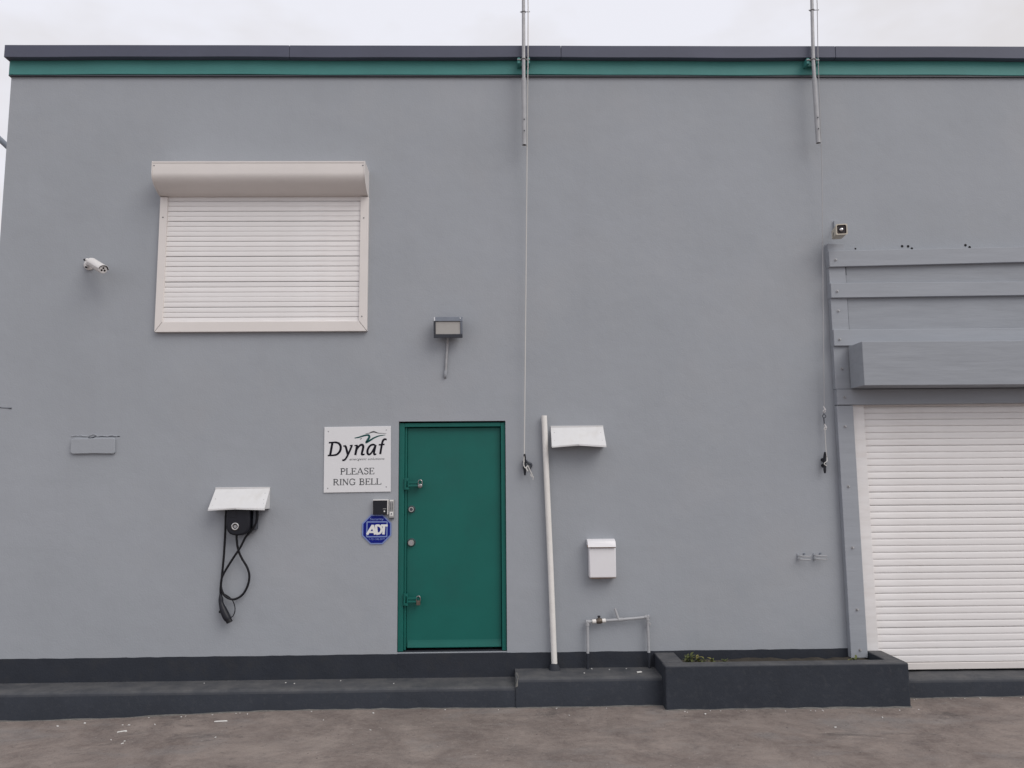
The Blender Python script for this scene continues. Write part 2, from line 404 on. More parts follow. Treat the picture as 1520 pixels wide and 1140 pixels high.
# ------------------------------------------------------------------ building
bld = thing('building', 'long two storey grey rendered building with dark plinth and green band under the roof edge', 'building', (2.0, 4.0, 0.0))
def wall_grid(xs, zs, holes, y0, y1):
    m = MB()
    def hole(i, k): return any(a <= xs[i]+1e-6 and xs[i+1] <= b+1e-6 and c <= zs[k]+1e-6 and zs[k+1] <= d+1e-6 for a, b, c, d in holes)
    nx, nz = len(xs)-1, len(zs)-1
    for i in range(nx):
        for k in range(nz):
            if hole(i, k): continue
            m.add([(xs[i],y0,zs[k]),(xs[i+1],y0,zs[k]),(xs[i+1],y0,zs[k+1]),(xs[i],y0,zs[k+1])], [(0,1,2,3)])
            m.add([(xs[i],y1,zs[k]),(xs[i+1],y1,zs[k]),(xs[i+1],y1,zs[k+1]),(xs[i],y1,zs[k+1])], [(3,2,1,0)])
            for di, dk, e in ((-1,0,0),(1,0,1),(0,-1,2),(0,1,3)):
                a, b = i+di, k+dk
                if 0 <= a < nx and 0 <= b < nz and not hole(a, b): continue
                p = [((xs[i],zs[k]),(xs[i],zs[k+1])), ((xs[i+1],zs[k]),(xs[i+1],zs[k+1])), ((xs[i],zs[k]),(xs[i+1],zs[k])), ((xs[i],zs[k+1]),(xs[i+1],zs[k+1]))][e]
                m.add([(p[0][0],y0,p[0][1]),(p[1][0],y0,p[1][1]),(p[1][0],y1,p[1][1]),(p[0][0],y1,p[0][1])], [(0,1,2,3)])
    return m
DX0, DX1, DZ0, DZ1 = -0.900, 0.066, 0.379, 2.408         # door opening
GX0, GX1, GZ1 = 3.235, 6.100, 2.535                      # garage opening
BX0, BX1 = -4.588, 9.2
wall_grid([BX0, DX0, DX1, GX0, GX1, BX1], [-0.15, 0.02, DZ0, DZ1, GZ1, 5.86],
          [(DX0, DX1, DZ0, DZ1), (GX0, GX1, 0.02, GZ1)], 0.0, 0.22).build('wall', M['wall'], bld)
s = MB(); s.box(BX0, BX0+0.2, 0.222, 9.0, -0.15, 5.858); s.build('wall', M['wall'], bld)
s = MB(); s.box(BX1-0.2, BX1, 0.222, 9.0, -0.15, 5.858); s.build('wall', M['wall'], bld)
s = MB(); s.box(BX0+0.202, BX1-0.202, 8.8, 9.0, -0.15, 5.858); s.build('wall', M['wall'], bld)
s = MB(); s.box(BX0+0.203, BX1-0.203, 0.223, 8.797, 5.55, 5.70); s.build('roof', M['roofing'], bld)

# dark painted plinth, top edge cut in by hand so a little wavy
def plinth(x0, x1):
    m = MB(); n = max(2, int((x1-x0)/0.07)); r = []
    for i in range(n+1):
        x = x0+(x1-x0)*i/n; z = 0.369+random.uniform(-0.0022, 0.0022)
        r += [(x, 0.0, z), (x, -0.004, z-0.001), (x, -0.004, -0.15), (x, 0.0, -0.15)]
    F = []
    for i in range(n):
        for k in range(4):
            k2 = (k+1) % 4; F.append((i*4+k, (i+1)*4+k, (i+1)*4+k2, i*4+k2))
    F += [(0,1,2,3), tuple(n*4+k for k in range(4))[::-1]]
    m.add(r, F); return m.build('plinth', M['dark'], bld)
plinth(BX0-0.004, 3.085); plinth(6.26, BX1)
s = MB(); s.prism([(0.22, 0.15), (-0.006, 0.15), (-0.006, 0.371), (0.03, 0.383), (0.22, 0.386)], 'x', DX0+0.003, DX1-0.003)
s.build('door_sill', M['dark'], bld, bevel=0.004)

# roof edge: dark sheet metal coping over a green band
def wavy_strip(name, m, x0, x1, y0, y1, z0, z1, amp, parts):
    for a, b in zip(parts[:-1], parts[1:]):
        k = MB(); n = max(14, int((b-a)*5)); r = []
        for i in range(n+1):
            x = a+0.0015+(b-a-0.003)*i/n
            w = amp*math.sin(x*1.9+0.6)+amp*0.6*math.sin(x*4.7)
            r += [(x, y0+w*0.4, z0+w), (x, y0+w*0.3, z1+w*0.35), (x, y1, z1+w*0.35), (x, y1, z0+w)]
        F = []
        for i in range(n):
            for q in range(4):
                q2 = (q+1) % 4; F.append((i*4+q, (i+1)*4+q, (i+1)*4+q2, i*4+q2))
        F += [(0,1,2,3), tuple(n*4+q for q in range(4))[::-1]]
        k.add(r, F); k.build(name, m, bld, bevel=0.004)
wavy_strip('roof_coping', M['coping'], 0, 0, -0.092, 0.26, 5.853, 5.972, 0.004, [-4.612, -1.95, 0.62, 3.25, 5.9, 9.22])
wavy_strip('green_band', M['green_band'], 0, 0, -0.030, 0.0, 5.713, 5.856, 0.0035, [-4.592, 5.3, 9.2])
s = MB(); s.box(-4.612, -4.37, 0.262, 9.02, 5.86, 5.968); s.build('roof_coping', M['coping'], bld, bevel=0.004)
s = MB(); s.box(BX0-0.028, BX0, 0.003, 9.0, 5.713, 5.855); s.build('green_band', M['green_band'], bld)
# thin dark strip under the green band
s = MB(); s.box(BX0-0.012, BX1, -0.024, 0.0, 5.700, 5.7105); s.build('under_band_strip', M['charcoal'], bld)

# plaster patch, cracks, screw holes in the front wall
s = MB(); s.prism([(-3.823, 2.152), (-3.800, 2.137), (-3.62, 2.140), (-3.437, 2.136), (-3.428, 2.150), (-3.431, 2.268), (-3.45, 2.279), (-3.62, 2.276), (-3.80, 2.274), (-3.822, 2.262)], 'y', -0.024, 0.0)
s.build('plaster_patch', M['wall'], bld, bevel=0.006)
def ridge(pts, w, name, m):
    k = MB(); k.tube(pts, w, 6); return k.build(name, m, bld)
pts = [(-3.83+i*0.0215, -0.001, 2.298+random.uniform(-0.005, 0.006)+(0.012 if i in (9, 10) else 0)) for i in range(20)]
ridge(pts, [0.0035+0.004*random.random() for _ in pts], 'plaster_ridge', M['wall'])
ridge([(-3.68, -0.001, 2.287), (-3.66, -0.001, 2.277), (-3.635, -0.001, 2.285), (-3.61, -0.001, 2.297)], [0.003, 0.006, 0.005, 0.003], 'plaster_crack', M['charcoal'])
ridge([(-3.60, -0.001, 2.291), (-3.53, -0.001, 2.294), (-3.47, -0.001, 2.291), (-3.40, -0.001, 2.292)], [0.002, 0.003, 0.002, 0.004], 'plaster_crack', M['charcoal'])
ridge([(-4.587, -0.002, 2.566), (-4.50, -0.002, 2.564), (-4.46, -0.002, 2.557), (-4.42, -0.002, 2.555), (-4.378, -0.002, 2.552)], [0.004, 0.003, 0.0025, 0.003, 0.006], 'plaster_crack', M['charcoal'])
for x, z, r in ((3.814, 4.026, 0.010), (3.871, 4.025, 0.010), (3.905, 4.004, 0.009), (4.418, 4.034, 0.010), (4.456, 4.014, 0.010), (3.37, 4.004, 0.006)):
    s = MB(); s.cyl((x, -0.0015, z), (x, 0.004, z), r, 10); s.ring((x, -0.001, z), (0, 1, 0), r, 0.0025, 12, 5)
    s.build('screw_hole', M['hole'], bld)

# ------------------------------------------------------------------ entrance door (part of the building)
fr = MB()
fr.box(DX0+0.002, -0.849, 0.022, 0.14, DZ0+0.004, DZ1-0.014)
fr.box(0.023, DX1-0.002, 0.022, 0.14, DZ0+0.004, DZ1-0.014)
fr.box(-0.848, 0.022, 0.022, 0.14, 2.358, DZ1-0.014)
fr.box(-0.8485, -0.828, 0.045, 0.14, DZ0+0.01, 2.3575)      # inner rebate on the lock side
dfr = fr.build('door_frame', M['door'], bld, bevel=0.004)
s = MB(); s.box(-0.826, 0.019, 0.064, 0.11, 0.412, 2.352)
leaf = s.build('door', M['door'], bld, bevel=0.003)
s = MB(); s.prism([(0.0635, 0.408), (0.050, 0.408), (0.049, 0.414), (0.060, 0.455), (0.0635, 0.474)], 'x', -0.815, 0.017)
s.build('weather_bar', M['door'], leaf, bevel=0.002)
for z, r, dark in ((1.618, 0.026, 0), (1.323, 0.030, 1)):
    x = -0.786
    s = MB(); s.tube([(x, 0.064, z), (x, 0.040, z), (x, 0.034, z)], [r, r, r*0.86], 22)
    s.build('lock_cylinder', M['steel'], leaf, smooth=True)
    s = MB(); s.ring((x, 0.0635, z), (0, 1, 0), r+0.003, 0.0045, 22, 6); s.build('dark_ring', M['charcoal'], leaf, smooth=True)  # dark ring around the foot of the lock cylinder
    s = MB(); s.cyl((x, 0.035, z), (x, 0.031, z), r*0.55, 16); s.box(x-0.002, x+0.002, 0.029, 0.0315, z-0.008, z+0.008)
    s.build('keyway', M['galv'] if dark else M['charcoal'], leaf)
for z in (1.847, 0.832):
    s = MB()
    s.box(-0.846, -0.832, 0.004, 0.046, z-0.052, z+0.052)                     # welded lug on the frame
    s.box(-0.8315, -0.806, 0.0, 0.010, z+0.028, z+0.050); s.box(-0.8315, -0.806, 0.0, 0.010, z-0.052, z-0.030)
    s.box(-0.8155, -0.8065, -0.004, 0.0105, z-0.0295, z+0.0275)
    s.box(-0.806, -0.725, -0.004, 0.012, z+0.006, z+0.019)                     # two flat arms to the staple
    s.box(-0.806, -0.725, -0.004, 0.012, z-0.024, z-0.010)
    s.box(-0.724, -0.706, 0.008, 0.062, z-0.028, z+0.022)
    s.build('hasp', M['door'], leaf, bevel=0.0015)
def padlock(x, z, y, label, tilt):
    t = thing('padlock', label, 'padlock', (x, y, z), 'padlocks on the green door')
    s = MB(); p = []
    for i in range(13):
        a = math.pi*i/12; p.append((x+0.017*math.cos(a), y, z+0.018+0.020*math.sin(a)))
    p = [(x+0.017, y, z)] + p + [(x-0.017, y, z)]
    s.tube(p, 0.0050, 8); s.build('shackle', M['dull_steel'], t, smooth=True)
    s = MB()
    if tilt: s.tube([(x, y-0.016, z-0.016), (x, y-0.012, z-0.016), (x, y+0.012, z-0.016), (x, y+0.016, z-0.016)], [0.016, 0.021, 0.021, 0.016], 22)
    else: s.box(x-0.017, x+0.017, y-0.011, y+0.011, z-0.040, z)
    s.build('padlock_body', M['dull_steel'] if tilt else M['brass'], t, bevel=0.002, smooth=bool(tilt))
padlock(-0.704, 1.842, 0.004, 'round shiny padlock on the upper hasp of the green door', 1)
padlock(-0.714, 0.824, 0.002, 'small brownish padlock on the lower hasp of the green door', 0)

# ------------------------------------------------------------------ window roller shutter
wsh = thing('roller_shutter', 'closed cream roller shutter with curved housing over the upper window', 'roller shutter', (-2.155, -0.02, 3.237))
def arc_profile(yf, yb, zt, zm, zb, n=10):
    p = [(0.0, zt-0.012), (yf+0.012, zt), (yf, zt-0.006), (yf, zm)]
    for i in range(1, n+1):
        a = R(64)*i/n; c1, s1 = math.cos(R(64)), math.sin(R(64))
        p.append((yb+(yf-yb)*(math.cos(a)-c1)/(1-c1), zm-(zm-zb)*math.sin(a)/s1))
    p.append((0.0, zb)); return p
s = MB(); s.prism(arc_profile(-0.236, -0.052, 4.768, 4.662, 4.512), 'x', -3.113, -1.205)
s.build('housing', M['shutter'], wsh, smooth=True)
for x in (-3.1205, -1.204):
    s = MB(); s.prism(arc_profile(-0.241, -0.050, 4.773, 4.662, 4.506), 'x', x, x+0.0065); s.build('end_cap', M['shutter'], wsh, bevel=0.001)
s = MB(); s.box(-3.1125, -1.2055, -0.2395, -0.2362, 4.753, 4.767); s.build('trim_strip', M['shutter'], wsh)
for x, z in ((-3.10, 4.727), (-1.216, 4.727), (-2.90, 4.7605), (-2.40, 4.535), (-1.24, 3.37), (-3.085, 4.31), (-1.235, 4.30)):
    yy = -0.2365 if z > 4.6 else -0.0435
    if z == 4.535: continue
    s = MB(); s.cyl((x, yy-0.002, z), (x, yy+0.004, z), 0.0055, 8); s.build('rivet', M['charcoal'], wsh)
yo = -0.042
s = MB(); s.hexa([(-3.118, yo, 3.2375), (-3.05, yo, 3.3295), (-3.05, 0, 3.3295), (-3.118, 0, 3.2375), (-3.118, yo, 4.505), (-3.05, yo, 4.505), (-3.05, 0, 4.505), (-3.118, 0, 4.505)])
s.build('guide_rail', M['shutter'], wsh, bevel=0.002)
s = MB(); s.hexa([(-1.268, yo, 3.3295), (-1.193, yo, 3.2375), (-1.193, 0, 3.2375), (-1.268, 0, 3.3295), (-1.268, yo, 4.505), (-1.193, yo, 4.505), (-1.193, 0, 4.505), (-1.268, 0, 4.505)])
s.build('guide_rail', M['shutter'], wsh, bevel=0.002)
s = MB(); s.prism([(-3.1155, 3.2345), (-1.1955, 3.2345), (-1.2695, 3.3265), (-3.0485, 3.3265)], 'y', yo, 0.0)
s.build('bottom_frame', M['shutter'], wsh, bevel=0.002)
def slat_mesh(x0, x1, pitch, depth):
    k = pitch
    prof = [(depth, 0.0), (depth*0.9, k*0.035), (depth*0.12, k*0.085), (0.0, k*0.25), (depth*0.04, k*0.50), (depth*0.18, k*0.78), (depth*0.5, k*0.97), (depth, k*0.998)]
    m = MB(); m.prism(prof, 'x', x0, x1); return m
def slats(parent, x0, x1, z0, n, pitch, yfront, depth, jit, jz=0.0012):
    m = slat_mesh(x0, x1, pitch, depth)
    base = ROOT[parent.name]
    m.v = [(v[0], v[1]+base.y, v[2]+base.z) for v in m.v]
    first = m.build('slat', M['slat'], parent)
    for i in range(n):
        o = first if i == 0 else mesh_copy(first, (0, 0, 0), parent)
        o.location = (0, yfront-base.y+random.uniform(-jit, jit), z0-base.z+pitch*i+random.uniform(-jz, jz))
        o.rotation_euler = (random.uniform(-0.02, 0.02), random.uniform(-0.0006, 0.0006), 0)
slats(wsh, -3.058, -1.262, 3.320, 25, 0.0478, -0.024, 0.0052, 0.0013, 0.0024)

# ------------------------------------------------------------------ garage surround: painted timber
gs = thing('garage_surround', 'grey painted timber surround with lapped boards above the large shutter', 'door surround', (4.6, -0.03, 0.155))
PX0, PX1 = 3.080, 3.229
s = MB(); s.box(PX0, PX1, -0.062, 0.0, 0.30, 2.520); s.build('post', M['frame_wood'], gs, bevel=0.004)
s = MB(); s.box(PX0, 3.236, -0.060, 0.0, 2.6705, 4.036); s.build('post', M['frame_wood'], gs, bevel=0.004)
s = MB(); s.box(6.10, 6.25, -0.062, 0.0, 0.156, 2.520); s.build('post', M['frame_wood'], gs, bevel=0.004)
s = MB(); s.box(6.10, 6.25, -0.060, 0.0, 2.6705, 4.036); s.build('post', M['frame_wood'], gs, bevel=0.004)
def board(x0, x1, za, zb, zc, zd, yf, name, m):
    k = MB(); k.hexa([(x0, yf, za), (x1, yf, zb), (x1, 0, zb), (x0, 0, za), (x0, yf, zc), (x1, yf, zd), (x1, 0, zd), (x0, 0, zc)])
    return k.build(name, m, gs, bevel=0.003)
board(3.240, 6.097, 3.655, 3.67, 3.826, 3.87, -0.050, 'panel', M['ply'])
board(3.241, 6.096, 3.20, 3.21, 3.525, 3.545, -0.050, 'panel', M['ply'])
board(PX0-0.003, 6.252, 3.807, 3.876, 3.957, 4.015, -0.088, 'plank', M['frame_wood'])
board(PX0-0.003, 6.252, 3.515, 3.545, 3.652, 3.665, -0.088, 'plank', M['frame_wood'])
board(PX0-0.001, 6.252, 3.067, 3.072, 3.217, 3.222, -0.086, 'plank', M['frame_wood'])
board(PX0+0.004, 6.250, 2.526, 2.540, 2.668, 2.668, -0.070, 'lintel', M['frame_wood'])
s = MB(); s.box(3.207, 6.18, -0.350, -0.087, 2.6705, 3.060); s.build('shutter_box', M['ply'], gs, bevel=0.004)
for x, z, y in ((3.147, 3.397, -0.060), (3.150, 2.858, -0.060), (3.148, 2.329, -0.062), (3.146, 1.791, -0.062), (3.151, 1.250, -0.062), (3.160, 0.713, -0.062), (3.165, 0.368, -0.062),
                (3.135, 3.575, -0.088), (3.137, 3.872, -0.088), (3.132, 3.125, -0.086), (3.155, 2.595, -0.070)):
    s = MB(); s.cyl((x-0.003, y-0.002, z), (x-0.003, y+0.01, z), 0.014, 12); s.tube([(x, y-0.014, z+0.002), (x, y, z)], 0.0085, 6)
    s.build('bolt', M['pipe_grey'] if z > 3.0 else M['galv'], gs)
# small stub of seam sealant above the post
s = MB(); s.box(3.240, 3.246, -0.004, 0.0, 3.93, 4.03); s.build('seam', M['charcoal'], gs)
s = MB(); s.box(3.237, 3.242, -0.0606, -0.02, 3.735, 3.812); s.build('seam', M['charcoal'], gs)
# garage shutter
gsh = thing('roller_shutter', 'large closed white ribbed roller shutter of the garage doorway', 'roller shutter', (4.6, 0.03, 0.16))
s = MB(); s.box(3.2355, 3.352, -0.012, 0.09, 0.157, 2.533); s.build('guide_rail', M['slat'], gsh, bevel=0.004)
s = MB(); s.box(5.98, 6.098, -0.012, 0.09, 0.157, 2.533); s.build('guide_rail', M['slat'], gsh, bevel=0.004)
s = MB(); s.box(3.345, 5.985, 0.020, 0.060, 0.174, 0.231); s.build('bottom_bar', M['shutter'], gsh, bevel=0.004)
slats(gsh, 3.340, 5.99, 0.2335, 39, 0.0600, 0.030, 0.0085, 0.0010)

# ------------------------------------------------------------------ planter and weeds
pl = thing('planter', 'low dark grey painted masonry planter box at the foot of the wall', 'planter', (2.365, -0.23, 0.0))
s = MB(); s.box(1.355, 3.373, -0.470, -0.345, -0.15, 0.353); s.build('planter_front', M['step'], pl, bevel=0.014, seg=3)
b = MB(); V = []; F = []
for i in range(31):
    x = 1.350+2.028*i/30; z = 0.008+random.uniform(-0.003, 0.006); V += [(x, -0.482-random.uniform(0, 0.006), -0.1), (x, -0.474, z), (x, -0.46, z), (x, -0.46, -0.1)]
for i in range(30):
    for k in range(4): F.append((i*4+k, (i+1)*4+k, (i+1)*4+(k+1) % 4, i*4+(k+1) % 4))
F += [(0,1,2,3), tuple(30*4+k for k in range(4))[::-1]]
b.add(V, F); b.build('cement_line', M['cement'], pl)
s = MB(); s.box(1.357, 1.535, -0.349, -0.0045, -0.15, 0.3565); s.build('planter_side', M['step'], pl, bevel=0.010, seg=3)
s = MB(); s.box(3.235, 3.371, -0.349, -0.014, -0.15, 0.3520); s.build('planter_side', M['step'], pl, bevel=0.010, seg=3)
s = MB(); n = 24; V = []; F = []
for i in range(n+1):
    for j in range(5):
        V.append((1.53+1.71*i/n, -0.348+0.345*j/4, 0.292+random.uniform(-0.012, 0.012)))
for i in range(n):
    for j in range(4): F.append((i*5+j, (i+1)*5+j, (i+1)*5+j+1, i*5+j+1))
s.add(V, F); s.build('soil', M['soil'], pl, smooth=True)
def leaf_blade(m, base, yaw, lean, ln, w, curl):
    pts = []; n = 5; d = Vector((math.cos(yaw), math.sin(yaw), 0)); sd = Vector((-math.sin(yaw), math.cos(yaw), 0))
    V = []
    for i in range(n+1):
        t = i/n; a = lean+curl*t
        p = Vector(base)+d*(ln*t*math.sin(a))+Vector((0, 0, ln*t*math.cos(a)))
        ww = w*math.sin(math.pi*min(0.12+0.88*t, 1.0))**0.8+0.0008
        V += [p-sd*ww, p+Vector((0, 0, -ww*0.3)), p+sd*ww]
    F = []
    for i in range(n): F += [(3*i, 3*i+1, 3*i+4, 3*i+3), (3*i+1, 3*i+2, 3*i+5, 3*i+4)]
    m.add(V, F)
def weed(x, y, z, h, count, label, dry=0.2, spread=0.03):
    t = thing('weed', label, 'plant', (x, y, z), 'weeds growing in the planter')
    st = MB(); lf = MB(); dr = MB()
    for i in range(count):
        bx, by = x+random.uniform(-spread, spread), y+random.uniform(-spread, spread)*0.6
        hh = h*random.uniform(0.45, 1.0); yaw = random.uniform(0, 6.28)
        top = (bx+0.25*hh*math.cos(yaw), by+0.25*hh*math.sin(yaw), z+hh)
        st.tube([(bx, by, z-0.01), ((bx+top[0])/2, (by+top[1])/2, z+hh*0.55), top], [0.0022, 0.0018, 0.001], 5)
        for k in range(7):
            f = 0.25+0.75*k/6
            p = (bx+(top[0]-bx)*f, by+(top[1]-by)*f, z+hh*f)
            leaf_blade(dr if random.random() < dry else lf, p, random.uniform(0, 6.28), random.uniform(0.3, 1.0), random.uniform(0.03, 0.055), random.uniform(0.006, 0.011), random.uniform(0.3, 1.0))
    st.build('stem', M['leaf'], t); lf.build('leaves', M['leaf'], t, smooth=True)
    if dr.v: dr.build('dry_leaves', M['leaf_dry'], t, smooth=True)
weed(1.600, -0.27, 0.290, 0.118, 7, 'tallest green weed at the left end of the dark planter', 0.15, 0.035)
weed(1.690, -0.29, 0.290, 0.092, 6, 'yellowing bushy weed just right of the tallest weed in the planter', 0.45, 0.035)
weed(1.775, -0.305, 0.295, 0.062, 3, 'tiny sprig of weed beside the yellowing weed in the planter', 0.3, 0.015)
weed(1.905, -0.30, 0.290, 0.070, 3, 'short dull weed growing alone behind the planter rim', 0.4, 0.03)
weed(3.000, -0.29, 0.295, 0.075, 3, 'small green weed at the foot of the grey timber post', 0.2, 0.02)

# ------------------------------------------------------------------ sheet metal rain hoods
def hood(xa, xb, zt, zb, d, label, dent, holes):
    t = thing('rain_hood', label, 'rain hood', ((xa+xb)/2, -0.02, (zt+zb)/2), 'white sheet metal rain hoods')
    xm = (xa+xb)/2; th = 0.003
    m = MB()
    def sheet(p):  # p: list of (x,y,z) outline, thickened inwards and down
        q = [(x, y+th, z-th) for x, y, z in p]; n = len(p)
        m.add(p+q, [tuple(range(n)), tuple(range(n, 2*n))[::-1]]+[(i, n+i, n+(i+1) % n, (i+1) % n) for i in range(n)])
    sheet([(xa+0.004, -0.003, zt), (xm, -0.003, zt), (xm, -d+0.004, zb+dent+0.012), (xa, -d, zb+0.012)])
    sheet([(xm, -0.003, zt), (xb-0.004, -0.003, zt+0.004), (xb, -d, zb+0.012), (xm, -d+0.004, zb+dent+0.012)])
    m.build('hood_sheet', M['white'], t)
    m = MB()   # folded front lip, buckled in the middle
    for a, b, da, db in ((xa, xm, 0, dent), (xm, xb, dent, 0)):
        m.hexa([(a, -d-0.002, zb+da-0.002), (b, -d-0.002+(0.004 if db else 0), zb+db-0.002), (b, -d+0.012, zb+db-0.002), (a, -d+0.012, zb+da-0.002),
                (a, -d-0.001, zb+da+0.011), (b, -d-0.001, zb+db+0.011), (b, -d+0.003, zb+db+0.0105), (a, -d+0.003, zb+da+0.0105)])
    m.build('front_lip', M['white'], t)
    for sx, x in ((1, xa), (-1, xb)):
        m = MB(); e = 0.002*sx
        m.add([(x+e, -0.001, zt-0.002), (x+e, -d, zb+0.009), (x+e, -0.001, zb+0.006), (x+e*2.4, -0.001, zt-0.002), (x+e*2.4, -d, zb+0.009), (x+e*2.4, -0.001, zb+0.006)],
              [(0,1,2), (5,4,3), (0,3,4,1), (1,4,5,2), (2,5,3,0)])
        m.build('side_flap', M['white'], t)
    m = MB(); m.box(xa+0.002, xb-0.002, -0.007, 0.0, zt-0.001, zt+0.012); m.build('wall_flange', M['white'], t)
    for x, f in holes:
        m = MB(); yy = -d*f; zz = zt+(zb-zt)*f
        m.ball((x, yy-0.002, zz+0.004), 0.0045, 8, 5); m.build('rivet', M['galv'], t)
hood(-2.530, -2.040, 1.818, 1.633, 0.160, 'white sloping sheet metal hood above the black wall charger', 0.010, ((-2.075, 0.25), (-2.07, 0.55), (-2.062, 0.72), (-2.495, 0.5), (-2.50, 0.8)))
hood(0.474, 0.957, 2.346, 2.157, 0.170, 'white sloping sheet metal hood right of the white pipe top', 0.017, ((0.505, 0.3), (0.502, 0.7), (0.925, 0.3), (0.928, 0.7)))

# ------------------------------------------------------------------ wall charger with hanging cable
ch = thing('wall_charger', 'black car charger on the wall with looped cable and plug hanging down', 'car charger', (-2.28, -0.05, 1.53))
def egg(cx, w, z0, z1):
    zc = z0+0.115; p = []
    for i in range(21):
        a = -math.pi+math.pi*i/20; c, d = math.cos(a), math.sin(a)
        p.append((cx+w*math.copysign(abs(c)**0.72, c), zc-0.115*abs(d)**0.80))
    return p+[(cx+w*0.97, z1), (cx-w*0.97, z1)]
s = MB(); s.prism(egg(-2.283, 0.106, 1.412, 1.655), 'y', -0.118, -0.022); s.build('charger_body', M['black'], ch, bevel=0.018, smooth=True, seg=4)
s = MB(); s.prism(egg(-2.270, 0.118, 1.425, 1.70), 'y', -0.030, 0.0); s.build('back_plate', M['charcoal'], ch, bevel=0.006, smooth=True)
s = MB(); s.box(-2.172, -2.135, -0.075, -0.005, 1.455, 1.68); s.build('cable_holder', M['charcoal'], ch, bevel=0.012, smooth=True)
s = MB(); s.box(-2.372, -2.300, -0.1205, -0.1175, 1.57, 1.64); s.build('status_panel', M['black'], ch, bevel=0.001)
s = MB(); s.ring((-2.302, -0.122, 1.492), (0, 1, 0), 0.027, 0.0075, 26, 8); s.build('lock_ring', M['steel'], ch, smooth=True)
s = MB(); s.cyl((-2.302, -0.124, 1.492), (-2.302, -0.115, 1.492), 0.014, 14); s.build('lock_barrel', M['galv'], ch)
cable = [(-2.303, -0.075, 1.420), (-2.302, -0.072, 1.375), (-2.290, -0.062, 1.290), (-2.262, -0.050, 1.215), (-2.215, -0.042, 1.135), (-2.193, -0.038, 1.060), (-2.205, -0.036, 0.975),
         (-2.250, -0.038, 0.895), (-2.325, -0.042, 0.858), (-2.395, -0.050, 0.890), (-2.428, -0.058, 0.960), (-2.424, -0.062, 1.045), (-2.385, -0.064, 1.125), (-2.325, -0.066, 1.222),
         (-2.268, -0.068, 1.310), (-2.225, -0.070, 1.395), (-2.165, -0.075, 1.465), (-2.130, -0.078, 1.540), (-2.130, -0.078, 1.625), (-2.165, -0.085, 1.668), (-2.28, -0.080, 1.690), (-2.375, -0.085, 1.672),
         (-2.402, -0.075, 1.615), (-2.410, -0.055, 1.450), (-2.418, -0.045, 1.250), (-2.432, -0.040, 1.050), (-2.440, -0.040, 0.935), (-2.428, -0.044, 0.862)]
s = MB(); s.tube(smooth_path(cable, 7), 0.0098, 10); s.build('cable', M['rubber'], ch, smooth=True)
s = MB(); s.tube(smooth_path([(-2.436, -0.042, 0.905), (-2.432, -0.045, 0.862), (-2.425, -0.050, 0.825), (-2.400, -0.056, 0.765), (-2.372, -0.062, 0.715), (-2.352, -0.066, 0.688)], 4),
            [0.013, 0.014, 0.016, 0.018, 0.020, 0.020, 0.020, 0.020, 0.021, 0.023, 0.026, 0.029, 0.031, 0.032, 0.033, 0.033, 0.033, 0.032, 0.031, 0.029, 0.026], 12)
plug = s.build('plug', M['black'], ch, smooth=True)
s = MB(); s.cyl((-2.352, -0.066, 0.690), (-2.340, -0.069, 0.668), 0.027, 14); s.box(-2.437, -2.415, -0.070, -0.04, 0.748, 0.768); s.build('plug_nose', M['rubber'], plug)
s = MB(); s.tube(smooth_path([(-2.400, -0.048, 0.905), (-2.345, -0.046, 0.868), (-2.315, -0.046, 0.820), (-2.305, -0.048, 0.765), (-2.318, -0.052, 0.722), (-2.345, -0.060, 0.700)], 6), 0.0045, 8)
s.build('tether', M['rubber'], ch, smooth=True)

# ------------------------------------------------------------------ lettering tools
def ribbon(m, pts, w, y, th=0.0007, taper=None):
    P = [Vector((p[0], p[1])) for p in pts]; n = len(P); L_, R_ = [], []
    for i in range(n):
        d0 = (P[i]-P[i-1]).normalized() if i else (P[1]-P[0]).normalized()
        d1 = (P[i+1]-P[i]).normalized() if i < n-1 else d0
        d = d0+d1
        d = d.normalized() if d.length > 1e-6 else d1
        nn = Vector((-d.y, d.x)); c = max(0.6, nn.dot(Vector((-d1.y, d1.x))))
        hw = w/2*(taper[i] if taper else 1.0)/c
        L_.append(P[i]+nn*hw); R_.append(P[i]-nn*hw)
    V = [(p.x, y-th, p.y) for p in L_]+[(p.x, y-th, p.y) for p in R_]+[(p.x, y, p.y) for p in L_]+[(p.x, y, p.y) for p in R_]
    F = []
    for i in range(n-1):
        F += [(i, i+1, n+i+1, n+i), (i, 2*n+i, 2*n+i+1, i+1), (n+i, n+i+1, 3*n+i+1, 3*n+i)]
    F += [(0, n, 3*n, 2*n), (n-1, 3*n-1, 4*n-1, 2*n-1)]
    m.add(V, F)
def curve2(pts, n=6): return [(p.x, p.y) for p in smooth_path([(a, b, 0) for a, b in pts], n)]
